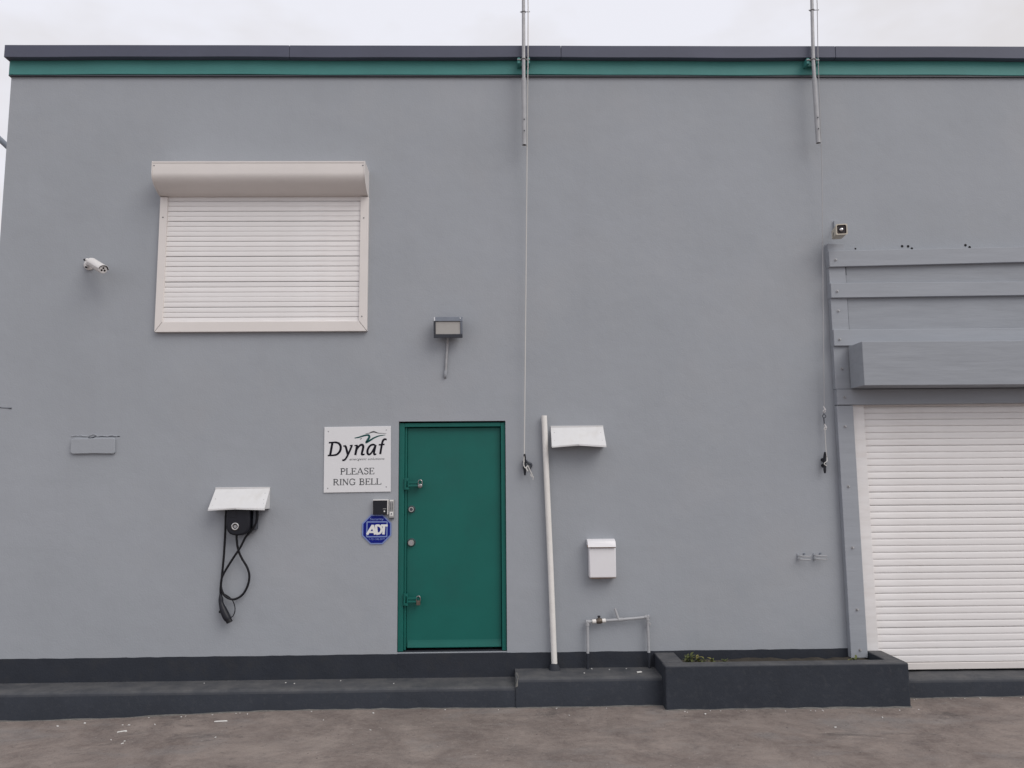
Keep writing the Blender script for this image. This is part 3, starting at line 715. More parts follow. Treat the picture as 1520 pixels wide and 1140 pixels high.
def text_part(name, body, m, parent, x, y, z, size, width=None, shear=0.0, bold=0.0, align='CENTER'):
    cu = bpy.data.curves.new(name, 'FONT'); cu.body = body; cu.size = size; cu.shear = shear; cu.offset = bold; cu.align_x = align
    cu.resolution_u = 3
    o = bpy.data.objects.new(name, cu); scene.collection.objects.link(o)
    dg = bpy.context.evaluated_depsgraph_get(); me = bpy.data.meshes.new_from_object(o.evaluated_get(dg))
    bpy.data.objects.remove(o); bpy.data.curves.remove(cu)
    xs = [v.co.x for v in me.vertices]; k = 1.0
    if width: k = width/(max(xs)-min(xs))
    cx = (max(xs)+min(xs))/2 if align == 'CENTER' else min(xs)
    off = ROOT[parent.name]
    for v in me.vertices: v.co = Vector((x+(v.co.x-cx)*k, y, z+v.co.y))-off
    bm = bmesh.new(); bm.from_mesh(me)
    r = bmesh.ops.extrude_face_region(bm, geom=bm.faces[:])
    for e in r['geom']:
        if isinstance(e, bmesh.types.BMVert): e.co.y -= 0.0006
    bmesh.ops.recalc_face_normals(bm, faces=bm.faces); bm.to_mesh(me); bm.free()
    me.materials.clear(); me.materials.append(m)
    o = bpy.data.objects.new(name, me); scene.collection.objects.link(o); o.parent = parent; ROOT[o.name] = off
    return o

# ------------------------------------------------------------------ company sign
SX0, SX1, SZ0, SZ1 = -1.567, -0.968, 1.776, 2.364
sg = thing('sign', 'square white sign with black lettering asking to ring the bell', 'sign', ((SX0+SX1)/2, -0.004, (SZ0+SZ1)/2))
s = MB(); s.box(SX0, SX1, -0.010, -0.001, SZ0, SZ1); s.build('panel', M['sign'], sg, bevel=0.003)
U = 0.0004235
def SP(a, b): return (SX0+(a-50)*U, SZ1-(b-50)*U)
YS = -0.0101
layer = [0]
def stroke(m, pts, w, smooth=True, taper=None):
    layer[0] += 1
    q = [SP(*p) for p in pts]
    q = curve2(q, 5) if smooth and len(q) > 2 else q
    w *= 1.22
    if taper:
        nn = len(q); tp = []
        for i in range(nn):
            f = i/(nn-1)*(len(taper)-1); k = min(int(f), len(taper)-2); tp.append(taper[k]+(taper[k+1]-taper[k])*(f-k))
        taper = tp
    ribbon(m, q, w*U, YS, 0.0006+0.00003*(layer[0] % 12), taper)
m = MB()   # D
stroke(m, [(228, 372), (180, 655)], 40); stroke(m, [(150, 385), (250, 378)], 28); stroke(m, [(130, 656), (250, 654)], 28)
stroke(m, [(230, 380), (300, 380), (365, 405), (400, 465), (395, 545), (350, 615), (290, 646), (190, 655)], 37, taper=[0.7, 0.9, 1, 1.1, 1.1, 1, .9, .7])
# y
stroke(m, [(490, 448), (515, 490), (540, 590), (552, 635)], 38); stroke(m, [(455, 460), (512, 458)], 24)
stroke(m, [(640, 452), (600, 550), (550, 660), (505, 735), (472, 758), (438, 757)], 33); stroke(m, [(595, 452), (656, 446)], 22)
# n
stroke(m, [(752, 446), (712, 655)], 40); stroke(m, [(695, 456), (755, 446)], 22)
stroke(m, [(738, 560), (775, 490), (820, 445), (862, 440), (880, 480), (870, 545), (850, 630), (870, 648), (912, 640)], 36, taper=[.6, .8, 1, 1.1, 1.1, 1.1, 1, .9, .6])
# a
stroke(m, [(1138, 455), (1085, 438), (1020, 468), (975, 545), (972, 615), (1002, 648), (1045, 622), (1095, 545), (1128, 465)], 35, taper=[.8, 1, 1, 1.1, 1.1, 1, .9, .8, .7])
stroke(m, [(1142, 445), (1118, 560), (1108, 620), (1122, 648), (1158, 638)], 37, taper=[1, 1, 1, .9, .6])
# f
stroke(m, [(1378, 338), (1335, 328), (1300, 355), (1280, 415), (1262, 510), (1240, 645)], 37, taper=[.8, .95, 1, 1, 1, 1]); stroke(m, [(1208, 446), (1332, 438)], 27)
m.build('name_lettering', M['ink'], sg)
m = MB()
stroke(m, [(695, 293), (780, 280), (880, 250), (960, 234), (1000, 245), (1005, 285), (970, 340), (945, 390), (1020, 350), (1100, 300), (1200, 260), (1290, 244), (1350, 238)], 30,
       taper=[.5, .8, .9, 1, 1.2, 1.3, 1.2, 1.1, 1.1, .9, .7, .5, .25])
m.build('swoosh_mark', M['ink_teal'], sg)
m = MB()
stroke(m, [(925, 204), (1010, 192), (1045, 178), (1100, 166), (1150, 180), (1200, 196), (1370, 206)], 16, taper=[.3, .8, 1.3, 1.7, 1.2, .8, .3])
stroke(m, [(812, 322), (828, 312), (846, 298)], 12)
m.build('hill_mark', M['ink_grey'], sg)
x, z = SP(962, 764)
text_part('tagline_lettering', 'energetic solutions', M['ink_grey'], sg, x, YS, z, 0.030, 745*U, shear=0.35)
# serif capitals, unit box 0..1 high; strokes are (points, width)
T, t_ = 0.15, 0.085
def serif(x, y): return ([(x-0.13, y), (x+0.13, y)], 0.06)
CAPS = {
 'P': (0.66, [([(0.15,0),(0.15,1)],T), serif(.15,.03), ([(0.02,.97),(0.3,.97)],.06), ([(0.15,.96),(.38,.96),(.56,.85),(.56,.62),(.38,.5),(.15,.5)],t_+.03)]),
 'L': (0.66, [([(0.15,0),(0.15,1)],T), serif(.15,.97), ([(0.02,.03),(.6,.03)],.07), ([(.6,0),(.62,.26)],t_)]),
 'E': (0.68, [([(0.15,0),(0.15,1)],T), ([(0.02,.97),(.58,.97)],.07), ([(0.02,.03),(.6,.03)],.07), ([(.15,.52),(.45,.52)],.07), ([(.58,1),(.58,.78)],t_), ([(.6,0),(.63,.24)],t_), ([(.45,.40),(.45,.64)],t_)]),
 'A': (0.86, [([(.10,.03),(.41,1)],t_), ([(.41,1),(.74,.03)],T), ([(.2,.34),(.62,.34)],.065), serif(.10,.03), serif(.74,.03)]),
 'S': (0.62, [([(.52,.80),(.40,.95),(.24,.97),(.11,.86),(.13,.68),(.30,.56),(.46,.44),(.52,.27),(.42,.08),(.24,.03),(.10,.16)],.115), ([(.53,.98),(.53,.74)],.06), ([(.09,.02),(.09,.28)],.06)]),
 'R': (0.78, [([(0.15,0),(0.15,1)],T), serif(.15,.03), ([(0.02,.97),(0.3,.97)],.06), ([(0.15,.96),(.38,.96),(.55,.86),(.55,.65),(.38,.53),(.15,.53)],t_+.03), ([(.34,.52),(.5,.28),(.62,.06),(.76,.03)],.12)]),
 'I': (0.34, [([(0.17,0),(0.17,1)],T), serif(.17,.03), serif(.17,.97)]),
 'N': (0.84, [([(0.15,0),(0.15,1)],t_), serif(.15,.03), ([(.02,.97),(.2,.97)],.06), ([(.15,.97),(.68,.03)],T), ([(.68,0),(.68,1)],t_), serif(.68,.97)]),
 'G': (0.82, [([(.68,.76),(.54,.94),(.38,.98),(.18,.86),(.09,.5),(.18,.14),(.38,.02),(.56,.06),(.67,.18)],.125), ([(.68,.05),(.68,.42)],T*.9), ([(.52,.43),(.80,.43)],.06), ([(.70,.98),(.70,.70)],.06)]),
 'B': (0.72, [([(0.15,0),(0.15,1)],T), ([(0.02,.97),(.38,.97),(.53,.86),(.52,.66),(.38,.54),(.15,.54)],t_+.02), ([(.38,.53),(.57,.42),(.58,.16),(.42,.03),(.02,.03)],t_+.03)]),
 ' ': (0.42, [])}
def caps_line(text, za, zb, x0, x1):
    total = sum(CAPS[c][0] for c in text); h = zb-za; sx = (x1-x0)/total; cur = x0; m = MB()
    for c in text:
        wd, strokes = CAPS[c]
        for k, (p, w) in enumerate(strokes):
            q = [(cur+a*sx, za+b*h) for a, b in p]
            if len(q) > 2: q = curve2(q, 4)
            ribbon(m, q, w*h*1.15, YS, 0.0006+0.00003*k)
        cur += wd*sx
    return m
xa, zt = SP(396, 930); xb, zb = SP(1122, 1064)
caps_line('PLEASE', zb, zt, xa, xb).build('please_lettering', M['ink_grey'], sg)
xa, zt = SP(246, 1154); xb, zb = SP(1268, 1284)
caps_line('RING BELL', zb, zt, xa, xb).build('bell_lettering', M['ink_grey'], sg)
for x, z in ((SX0+0.037, SZ1-0.040), (SX1-0.040, SZ1-0.034), (SX0+0.037, SZ0+0.040), (SX1-0.040, SZ0+0.044)):
    s = MB(); s.ball((x, -0.0095, z), 0.0065, 8, 5, (1, 0.5, 1)); s.build('screw', M['galv'], sg)
sg.rotation_euler = (0, R(-0.45), 0)

# ------------------------------------------------------------------ octagonal alarm sign
ox, oz, orad = -1.087, 1.447, 0.130
al = thing('alarm_sign', 'blue octagonal security alarm sign left of the green door', 'sign', (ox, -0.006, oz))
def octo(r, y0, y1):
    p = []
    for i in range(8):
        a = math.pi/8+math.pi/4*i; p.append((ox+r/math.cos(math.pi/8)*math.cos(a), oz+r/math.cos(math.pi/8)*math.sin(a)))
    k = MB(); k.prism(p, 'y', y0, y1); return k
octo(orad, -0.008, -0.002).build('border', M['pale_blue'], al)
octo(orad-0.0115, -0.0095, -0.0081).build('panel', M['blue'], al)
m = MB(); fx0, fx1, fz0, fz1, w = ox-0.088, ox+0.092, oz-0.064, oz+0.066, 0.0105
for k, (p, q) in enumerate((((fx0, fz0), (fx0+0.002, fz1)), ((fx1-0.002, fz0), (fx1, fz1)), ((fx0, fz1), (fx1, fz1)), ((fx0, fz0), (fx1, fz0)))):
    ribbon(m, [p, q], w, -0.0096, 0.0006+0.00004*k)
m.build('inner_frame', M['pale_blue'], al)
m = MB()  # bold slanted initials
bz0, bz1 = oz-0.046, oz+0.040
def BP(a, b): return (ox-0.085+a*0.175, bz0+b*(bz1-bz0))
def bs(p, w, k, sm=False):
    q = [BP(*x) for x in p]; ribbon(m, curve2(q, 5) if sm else q, w, -0.00965, 0.0012+0.00004*k)
bs([(0.0, 0.02), (0.29, 0.98)], 0.021, 0); bs([(0.27, 0.98), (0.42, 0.02)], 0.023, 1); bs([(0.14, 0.27), (0.38, 0.27)], 0.016, 2)
bs([(0.44, 0.98), (0.50, 0.04)], 0.021, 3); bs([(0.43, 0.93), (0.58, 0.93), (0.70, 0.75), (0.73, 0.45), (0.65, 0.16), (0.47, 0.08)], 0.019, 4, True)
bs([(0.70, 0.93), (1.04, 0.93)], 0.019, 5); bs([(0.86, 0.98), (0.83, 0.02)], 0.022, 6)
m.build('initials', M['white_print'], al)
text_part('security_lettering', 'Security', M['pale_blue'], al, ox, -0.0096, oz+0.080, 0.030, 0.122, bold=0.0006)
text_part('phone_lettering', '1-721-542-2077', M['pale_blue'], al, ox+0.004, -0.0096, oz-0.093, 0.022, 0.140, bold=0.0003)

# ------------------------------------------------------------------ door bell unit and keypad
db = thing('doorbell', 'black square doorbell unit in a pale box above the blue sign', 'doorbell', (-1.076, -0.02, 1.637))
s = MB(); s.box(-1.122, -0.983, -0.030, 0.0, 1.577, 1.710); s.build('box', M['cam_white'], db, bevel=0.004)
s = MB(); s.box(-1.119, -0.992, -0.036, -0.0302, 1.577, 1.703); s.build('face', M['black'], db, bevel=0.002)
s = MB(); s.cyl((-1.016, -0.0375, 1.607), (-1.016, -0.030, 1.607), 0.007, 12); s.build('button', M['white_print'], db)
s = MB(); s.box(-1.030, -1.000, -0.0368, -0.0355, 1.626, 1.631); s.build('name_plate', M['keypad'], db)
kp = thing('keypad', 'narrow grey metal push button keypad beside the green door frame', 'keypad', (-0.955, -0.015, 1.625))
s = MB(); s.box(-0.977, -0.934, -0.026, 0.0, 1.547, 1.709); s.build('case', M['keypad'], kp, bevel=0.005)
s = MB(); s.box(-0.972, -0.938, -0.0275, -0.0262, 1.695, 1.706); s.build('top_label', M['white_print'], kp)
s = MB(); s.box(-0.971, -0.940, -0.0275, -0.0262, 1.567, 1.600); s.build('lower_plate', M['white_print'], kp)
s = MB(); s.cyl((-0.955, -0.031, 1.583), (-0.955, -0.027, 1.583), 0.006, 10); s.build('knob', M['charcoal'], kp)
s = MB(); s.box(-0.976, -0.935, -0.025, 0.0, 1.540, 1.5465); s.build('drip_lip', M['charcoal'], kp)
for i in range(2):
    for j in range(6):
        s = MB(); s.cyl((-0.963+i*0.016, -0.029, 1.617+j*0.0125), (-0.963+i*0.016, -0.0255, 1.617+j*0.0125), 0.0042, 8); s.build('key', M['charcoal'], kp)

# ------------------------------------------------------------------ floodlight
fl = thing('floodlight', 'square grey floodlight mounted on the wall above the green door', 'floodlight', (-0.449, -0.05, 3.25))
s = MB(); s.hexa([(-0.572, -0.105, 3.156), (-0.320, -0.105, 3.156), (-0.335, -0.045, 3.170), (-0.557, -0.045, 3.170), (-0.576, -0.140, 3.318), (-0.317, -0.140, 3.318), (-0.332, -0.050, 3.360), (-0.560, -0.050, 3.360)])
s.build('housing', M['charcoal'], fl, bevel=0.006)
s = MB()
s.hexa([(-0.577, -0.150, 3.300), (-0.316, -0.150, 3.300), (-0.316, -0.135, 3.302), (-0.577, -0.135, 3.302), (-0.577, -0.146, 3.340), (-0.316, -0.146, 3.340), (-0.316, -0.060, 3.356), (-0.577, -0.060, 3.356)])
s.build('top_bezel', M['charcoal2'], fl, bevel=0.003)
s = MB(); s.hexa([(-0.577, -0.116, 3.152), (-0.316, -0.116, 3.152), (-0.316, -0.104, 3.155), (-0.577, -0.104, 3.155), (-0.577, -0.124, 3.185), (-0.316, -0.124, 3.185), (-0.316, -0.110, 3.187), (-0.577, -0.110, 3.187)])
s.build('bottom_bezel', M['charcoal'], fl, bevel=0.003)
for x0, x1 in ((-0.577, -0.560), (-0.336, -0.316)):
    s = MB(); s.hexa([(x0, -0.124, 3.1865), (x1, -0.124, 3.1865), (x1, -0.110, 3.1865), (x0, -0.110, 3.1865), (x0, -0.149, 3.2985), (x1, -0.149, 3.2985), (x1, -0.130, 3.2985), (x0, -0.130, 3.2985)])
    s.build('side_bezel', M['charcoal2'] if x0 > -0.5 else M['charcoal'], fl, bevel=0.002)
s = MB(); s.hexa([(-0.5585, -0.118, 3.188), (-0.3375, -0.118, 3.188), (-0.3375, -0.107, 3.19), (-0.5585, -0.107, 3.19), (-0.5585, -0.139, 3.297), (-0.3375, -0.139, 3.297), (-0.3375, -0.128, 3.297), (-0.5585, -0.128, 3.297)])
s.build('diffuser', M['lens'], fl)
s = MB(); s.box(-0.574, -0.562, -0.1525, -0.1505, 3.303, 3.338); s.cyl((-0.336, -0.152, 3.327), (-0.336, -0.146, 3.327), 0.006, 10); s.build('clip', M['steel'], fl)
s = MB(); s.box(-0.50, -0.40, -0.052, 0.0, 3.20, 3.30); s.build('wall_bracket', M['charcoal'], fl, bevel=0.004)
s = MB(); s.tube(smooth_path([(-0.455, -0.075, 3.170), (-0.456, -0.040, 3.145), (-0.459, -0.022, 3.10), (-0.468, -0.020, 2.98), (-0.474, -0.020, 2.865)], 5), 0.0115, 10)
s.build('conduit', M['galv'], fl, smooth=True)
s = MB(); s.tube(smooth_path([(-0.474, -0.020, 2.870), (-0.478, -0.020, 2.84), (-0.480, -0.014, 2.818), (-0.482, 0.004, 2.806)], 4), 0.0135, 10); s.build('conduit_elbow', M['wall'], fl, smooth=True)

# ------------------------------------------------------------------ white bullet camera
cb = thing('security_camera', 'white bullet security camera on the wall left of the upper window', 'security camera', (-3.70, -0.05, 3.86))
A = Vector((-3.700, -0.090, 3.876)); B = Vector((-3.512, -0.235, 3.767)); D = (B-A).normalized()
s = MB(); s.tube([A, A+D*0.004, B-D*0.003, B], [0.034, 0.0385, 0.0385, 0.036], 20); s.build('camera_body', M['cam_white'], cb, smooth=True)
side = D.cross(Vector((0, 0, 1))).normalized(); upv = side.cross(D)
V = []; F = []; n = 12
for rr in (0.0445, 0.0475):
    for pt in (A+D*0.03, B+D*0.020):
        for i in range(n+1):
            a = R(8)+R(164)*i/n; V.append(pt+side*(math.cos(a)*rr)+upv*(math.sin(a)*rr*0.95))
q = n+1
for i in range(n): F += [(i, i+1, q+i+1, q+i), (2*q+i, 3*q+i, 3*q+i+1, 2*q+i+1), (i, 2*q+i, 2*q+i+1, i+1), (q+i, q+i+1, 3*q+i+1, 3*q+i)]
F += [(0, q, 3*q, 2*q), (n, 2*q+n, 3*q+n, q+n)]
s = MB(); s.add(V, F); s.build('sun_shield', M['cam_white'], cb, smooth=True)
s = MB(); s.tube([B-D*0.002, B+D*0.010, B+D*0.013], [0.0375, 0.0365, 0.033], 20); face = s.build('face_ring', M['cam_white'], cb, smooth=True)
for dx, dy, r in ((-0.013, -0.004, 0.009), (0.013, -0.006, 0.009), (0.002, 0.015, 0.0085)):
    p = B+D*0.012+side*dx+upv*dy
    s = MB(); s.cyl(p, p+D*0.003, r, 12); s.build('lens', M['glass'], face)
# dark lining under the shield front edge
V = []; F = []
for rr in (0.0395, 0.0442):
    for pt in (B-D*0.01, B+D*0.0195):
        for i in range(n+1):
            a = R(9)+R(162)*i/n; V.append(pt+side*(math.cos(a)*rr)+upv*(math.sin(a)*rr*0.95))
for i in range(n): F += [(i, i+1, q+i+1, q+i), (2*q+i, 3*q+i, 3*q+i+1, 2*q+i+1), (i, 2*q+i, 2*q+i+1, i+1), (q+i, q+i+1, 3*q+i+1, 3*q+i)]
F += [(0, q, 3*q, 2*q), (n, 2*q+n, 3*q+n, q+n)]
s = MB(); s.add([tuple(v) for v in V], F); s.build('shield_lining', M['black'], cb, smooth=True)
s = MB(); s.tube([(-3.752, 0.0, 3.872), (-3.752, -0.014, 3.872), (-3.752, -0.020, 3.872)], [0.050, 0.050, 0.042], 22); s.build('base_plate', M['cam_white'], cb, smooth=True)
s = MB(); s.tube(smooth_path([(-3.752, -0.015, 3.868), (-3.745, -0.050, 3.868), (-3.715, -0.075, 3.868), tuple(A+D*0.03-upv*0.02)], 5), 0.017, 12); s.build('bracket_arm', M['cam_white'], cb, smooth=True)
s = MB(); s.ball((-3.752, -0.052, 3.905), 0.016, 12, 7); s.build('knuckle', M['cam_white'], cb, smooth=True)
for p in ((-3.772, -0.050, 3.906), (-3.765, -0.030, 3.842)):
    s = MB(); s.cyl(p, (p[0]-0.003, p[1]-0.012, p[2]), 0.009, 10); s.build('screw', M['black'], cb)

# ------------------------------------------------------------------ beige camera above the garage boards
cg = thing('security_camera', 'small beige box camera above the left corner of the garage boards', 'security camera', (3.14, -0.1, 4.11))
Fc = Vector((3.116, -0.290, 4.099)); Bc = Vector((3.150, -0.105, 4.103)); D = (Fc-Bc).normalized(); X = D.cross(Vector((0, 0, 1))).normalized(); Z = X.cross(D)
X = -X if X.x < 0 else X
def boxat(c0, c1, w0, h0, w1, h1):
    k = MB(); p = []
    for c, w, h in ((c0, w0, h0), (c1, w1, h1)):
        p += [c-X*w-Z*h, c+X*w-Z*h, c+X*w+Z*h, c-X*w+Z*h]
    k.add(p, [(0,1,2,3), (7,6,5,4), (0,4,5,1), (1,5,6,2), (2,6,7,3), (3,7,4,0)]); return k
boxat(Bc, Fc-D*0.02, 0.046, 0.042, 0.047, 0.047).build('camera_body', M['beige'], cg, bevel=0.012, smooth=True, seg=3)
k = MB()   # open front hood
o_, i_ = [], []
def sq(c, w, h, r=0.012, nn=4):
    out = []
    for cx, cz, a0 in ((w-r, h-r, 0), (-(w-r), h-r, 90), (-(w-r), -(h-r), 180), (w-r, -(h-r), 270)):
        for j in range(nn+1):
            a = R(a0+90*j/nn); out.append(c+X*(cx+r*math.cos(a))+Z*(cz+r*math.sin(a)))
    return out
r0 = sq(Fc-D*0.022, 0.047, 0.047); r1 = sq(Fc, 0.050, 0.050); r2 = sq(Fc, 0.040, 0.040); r3 = sq(Fc-D*0.035, 0.037, 0.037)
nn = len(r0); k.add(r0+r1+r2, [(a*nn+i, a*nn+(i+1) % nn, (a+1)*nn+(i+1) % nn, (a+1)*nn+i) for a in (0, 1) for i in range(nn)]); k.build('front_hood', M['beige'], cg, smooth=True)
k = MB(); r2b = sq(Fc-D*0.0005, 0.0398, 0.0398); r3b = sq(Fc-D*0.016, 0.034, 0.034)
k.add(r2b+r3b, [(i, (i+1) % nn, nn+(i+1) % nn, nn+i) for i in range(nn)]+[tuple(range(nn, 2*nn))]); k.build('hood_lining', M['brown_in'], cg, smooth=True)
p = Fc-D*0.016
s = MB(); s.cyl(p+D*0.0005, p+D*0.008, 0.024, 18); s.build('lens_barrel', M['black'], cg)
s = MB(); s.tube([p+D*0.008, p+D*0.013, p+D*0.015], [0.017, 0.012, 0.004], 16); s.build('lens', M['steel'], cg, smooth=True)
s = MB(); s.box(3.172, 3.226, -0.020, 0.0, 4.20, 4.270); s.tube([(3.205, -0.01, 4.225), (3.190, -0.09, 4.205), (3.160, -0.14, 4.145)], 0.014, 10); s.build('bracket', M['wall'], cg, bevel=0.003)
s = MB(); q0 = Bc*0.6+Fc*0.4-X*0.0475; s.hexa([q0-D*0.012-Z*0.03, q0+D*0.0-Z*0.03, q0+D*0.0-Z*0.03-X*0.002, q0-D*0.012-Z*0.03-X*0.002, q0+D*0.01, q0+D*0.022, q0+D*0.022-X*0.002, q0+D*0.01-X*0.002])
s.build('side_slot', M['brown_in'], cg)

# ------------------------------------------------------------------ flagpoles, halyards, cleats
def flagpole(xb, xm, xt, zb, label, eye_z):
    t = thing('flagpole', label, 'flagpole', (xb, -0.12, zb), 'thin flagpoles fixed to the roof edge')
    y = -0.135
    def xz(z): return xb+(xm-xb)*(z-zb)/(5.8-zb) if z < 5.8 else xm+(xt-xm)*(z-5.8)/0.57
    s = MB(); s.tube([(xz(zb+0.30), y, zb+0.30), (xz(5.8), y, 5.8), (xz(6.4), y, 6.4), (xz(8.9), y, 8.9)], [0.0175, 0.0170, 0.0155, 0.012], 14)
    s.build('pole', M['galv'], t, smooth=True)
    # hollow lower sleeve
    r = 0.0215; k = MB(); sg_ = 16; V = []
    for rr, z in ((r, 5.62), (r, zb), (r-0.005, zb), (r-0.005, zb+0.2)):
        for i in range(sg_):
            a = 2*math.pi*i/sg_; V.append((xz(z)+rr*math.cos(a), y+rr*math.sin(a), z))
    k.add(V, [(a*sg_+i, a*sg_+(i+1) % sg_, (a+1)*sg_+(i+1) % sg_, (a+1)*sg_+i) for a in range(3) for i in range(sg_)]+[tuple(3*sg_+i for i in range(sg_)), tuple(range(sg_))])
    k.build('pole_sleeve', M['pipe_grey'], t, smooth=True)
    s = MB(); s.cyl((xz(zb), y, zb+0.012), (xz(zb), y, zb+0.02), 0.0163, 12); s.build('sleeve_bore', M['hole'], t)
    for dz in (0.13, 0.24):
        s = MB(); s.cyl((xz(zb+dz), y-0.0265, zb+dz), (xz(zb+dz), y+0.0265, zb+dz), 0.0065, 8); s.build('bolt', M['charcoal'], t)
    s = MB(); s.box(xm-0.058, xm-0.030, -0.125, -0.028, 5.775, 5.832); s.box(xm+0.034, xm+0.060, -0.125, -0.028, 5.775, 5.832); s.box(xm-0.056, xm+0.058, -0.060, -0.031, 5.785, 5.822)
    s.build('wall_bracket', M['green_band'], t, bevel=0.003)
    s = MB(); s.ring((xz(5.81), y, 5.81), (0, 0, 1), 0.022, 0.0045, 16, 6); s.cyl((xm-0.06, -0.128, 5.81), (xm+0.06, -0.128, 5.81), 0.006, 8); s.build('clamp', M['galv'], t)
    s = MB(); s.ring((xz(eye_z), y, eye_z), (0, 0, 1), 0.0185, 0.005, 16, 6); s.cyl((xz(eye_z)-0.032, y, eye_z), (xz(eye_z)-0.016, y, eye_z), 0.005, 8)
    s.cyl((xz(eye_z)+0.016, y, eye_z), (xz(eye_z)+0.046, y-0.01, eye_z-0.004), 0.0035, 8); s.ring((xz(eye_z)+0.052, y-0.012, eye_z-0.005), (0, 0, 1), 0.008, 0.002, 10, 5)
    s.build('rope_eye', M['galv'], t)
    s = MB(); s.ball((xz(8.9), y, 8.92), 0.03, 12, 8); s.build('finial', M['galv'], t, smooth=True)
flagpole(0.260, 0.262, 0.266, 4.965, 'left flagpole bolted to the roof edge above the green door', 6.285)
flagpole(3.016, 3.012, 3.030, 4.983, 'right flagpole bolted to the roof edge above the beige camera', 6.310)
s = MB(); s.tube([(0.306, -0.165, 8.85), (0.309, -0.155, 6.33), (0.304, -0.130, 5.85), (0.296, -0.105, 5.45), (0.268, -0.075, 3.9), (0.233, -0.052, 2.10), (0.229, -0.058, 2.06), (0.229, -0.062, 2.03)], 0.0050, 6)
hy = s.build('halyard', M['rope'], smooth=True); tag(hy, 'thin white rope hanging from the left flagpole down beside the door', 'rope', 'flagpole ropes')
s = MB(); s.tube(smooth_path([(0.227, -0.060, 2.045), (0.228, -0.062, 2.00), (0.245, -0.064, 1.978), (0.262, -0.060, 1.998), (0.278, -0.056, 1.965), (0.298, -0.050, 1.925), (0.302, -0.050, 1.905)], 5), 0.0050, 6)
s.tube([(0.242, -0.066, 1.985), (0.262, -0.066, 1.95)], 0.0065, 6); s.tube(smooth_path([(0.296, -0.05, 1.935), (0.288, -0.05, 1.915), (0.304, -0.05, 1.898), (0.312, -0.05, 1.905), (0.308, -0.05, 1.875)], 4), 0.0035, 6)
s.build('rope_hitch', M['rope'], hy, smooth=True)
s = MB(); s.tube([(3.070, -0.165, 8.85), (3.072, -0.155, 6.36), (3.062, -0.130, 5.85), (3.050, -0.105, 4.75), (3.005, -0.070, 3.5), (2.970, -0.050, 2.52), (2.968, -0.048, 2.50)], 0.0036, 6)
hy = s.build('halyard', M['rope_grey'], smooth=True); tag(hy, 'thin grey rope with shackles hanging from the right flagpole beside the garage', 'rope', 'flagpole ropes')
s = MB(); s.tube([(2.965, -0.048, 2.33), (2.966, -0.046, 2.10), (2.968, -0.05, 2.05)], 0.0036, 6)
s.tube(smooth_path([(2.968, -0.052, 2.05), (2.964, -0.060, 2.02), (2.935, -0.062, 1.995), (2.958, -0.060, 1.975)], 4), 0.0045, 6); s.build('lower_rope', M['rope'], hy, smooth=True)
for z, dx in ((2.495, 0.012), (2.335, 0.012)):
    s = MB(); s.tube([(2.962, -0.048, z+0.02), (2.976+dx*0.3, -0.05, z-0.015)], [0.004, 0.0075], 8); s.ring((2.968, -0.049, z-0.024), (0, 1, 0.2), 0.011, 0.003, 12, 6); s.build('shackle', M['cam_white'], hy)
s = MB(); s.ring((2.966, -0.046, 2.425), (0, 1, 0), 0.015, 0.0035, 14, 6); s.tube([(2.963, -0.046, 2.47), (2.966, -0.046, 2.44)], 0.003, 6); s.tube([(2.962, -0.046, 2.41), (2.963, -0.046, 2.345)], 0.0055, 8); s.build('swivel', M['charcoal'], hy)
def cleat(x, z, lean, label, big):
    t = thing('cleat', label, 'cleat', (x, -0.02, z), 'black rope cleats on the wall')
    s = MB(); h = 0.095
    s.tube([(x-lean, -0.052, z+h), (x-lean*0.7, -0.048, z+h*0.75), (x, -0.040, z+0.02), (x, -0.040, z-0.02), (x+lean*0.7, -0.048, z-h*0.75), (x+lean, -0.052, z-h)], [0.008, 0.012, 0.014, 0.014, 0.012, 0.008], 10)
    s.build('horns', M['black'], t, smooth=True)
    s = MB(); s.tube([(x, -0.038, z+0.016), (x, 0.0, z+0.026)], [0.012, 0.018], 10); s.tube([(x, -0.038, z-0.016), (x, 0.0, z-0.026)], [0.012, 0.018], 10); s.build('foot', M['black'], t)
    if big:
        s = MB(); s.tube(smooth_path([(x+0.006, -0.03, z+0.04), (x+0.035, -0.025, z+0.012), (x+0.058, -0.02, z+0.004), (x+0.060, -0.02, z-0.015), (x+0.05, -0.02, z-0.035)], 4), [0.010]*4+[0.012]*4+[0.010]*4+[0.007]*4+[0.004], 8)
        s.build('tied_strap', M['charcoal'], t, smooth=True)
cleat(0.236, 2.010, 0.001, 'black cleat holding the white rope between the door and the white pipe', True)
cleat(2.948, 2.005, -0.006, 'black cleat holding the grey rope beside the garage post', False)

# ------------------------------------------------------------------ white standing pipe
wp = thing('standpipe', 'tall white plastic pipe standing upright against the wall', 'pipe', (0.474, -0.045, 0.233))
r = 0.0255; k = MB(); V = []; sg_ = 18
for rr, z, x, y in ((r, 0.245, 0.4775, -0.048), (r, 1.1, 0.456, -0.046), (r, 1.9, 0.431, -0.044), (r, 2.449, 0.4165, -0.042), (r-0.003, 2.449, 0.4165, -0.042), (r-0.003, 2.30, 0.4205, -0.042)):
    for i in range(sg_):
        a = 2*math.pi*i/sg_; V.append((x+rr*math.cos(a), y+rr*math.sin(a), z))
k.add(V, [(a*sg_+i, a*sg_+(i+1) % sg_, (a+1)*sg_+(i+1) % sg_, (a+1)*sg_+i) for a in range(5) for i in range(sg_)]+[tuple(range(sg_)), tuple(5*sg_+i for i in range(sg_))])
k.build('pipe', M['pvc'], wp, smooth=True)
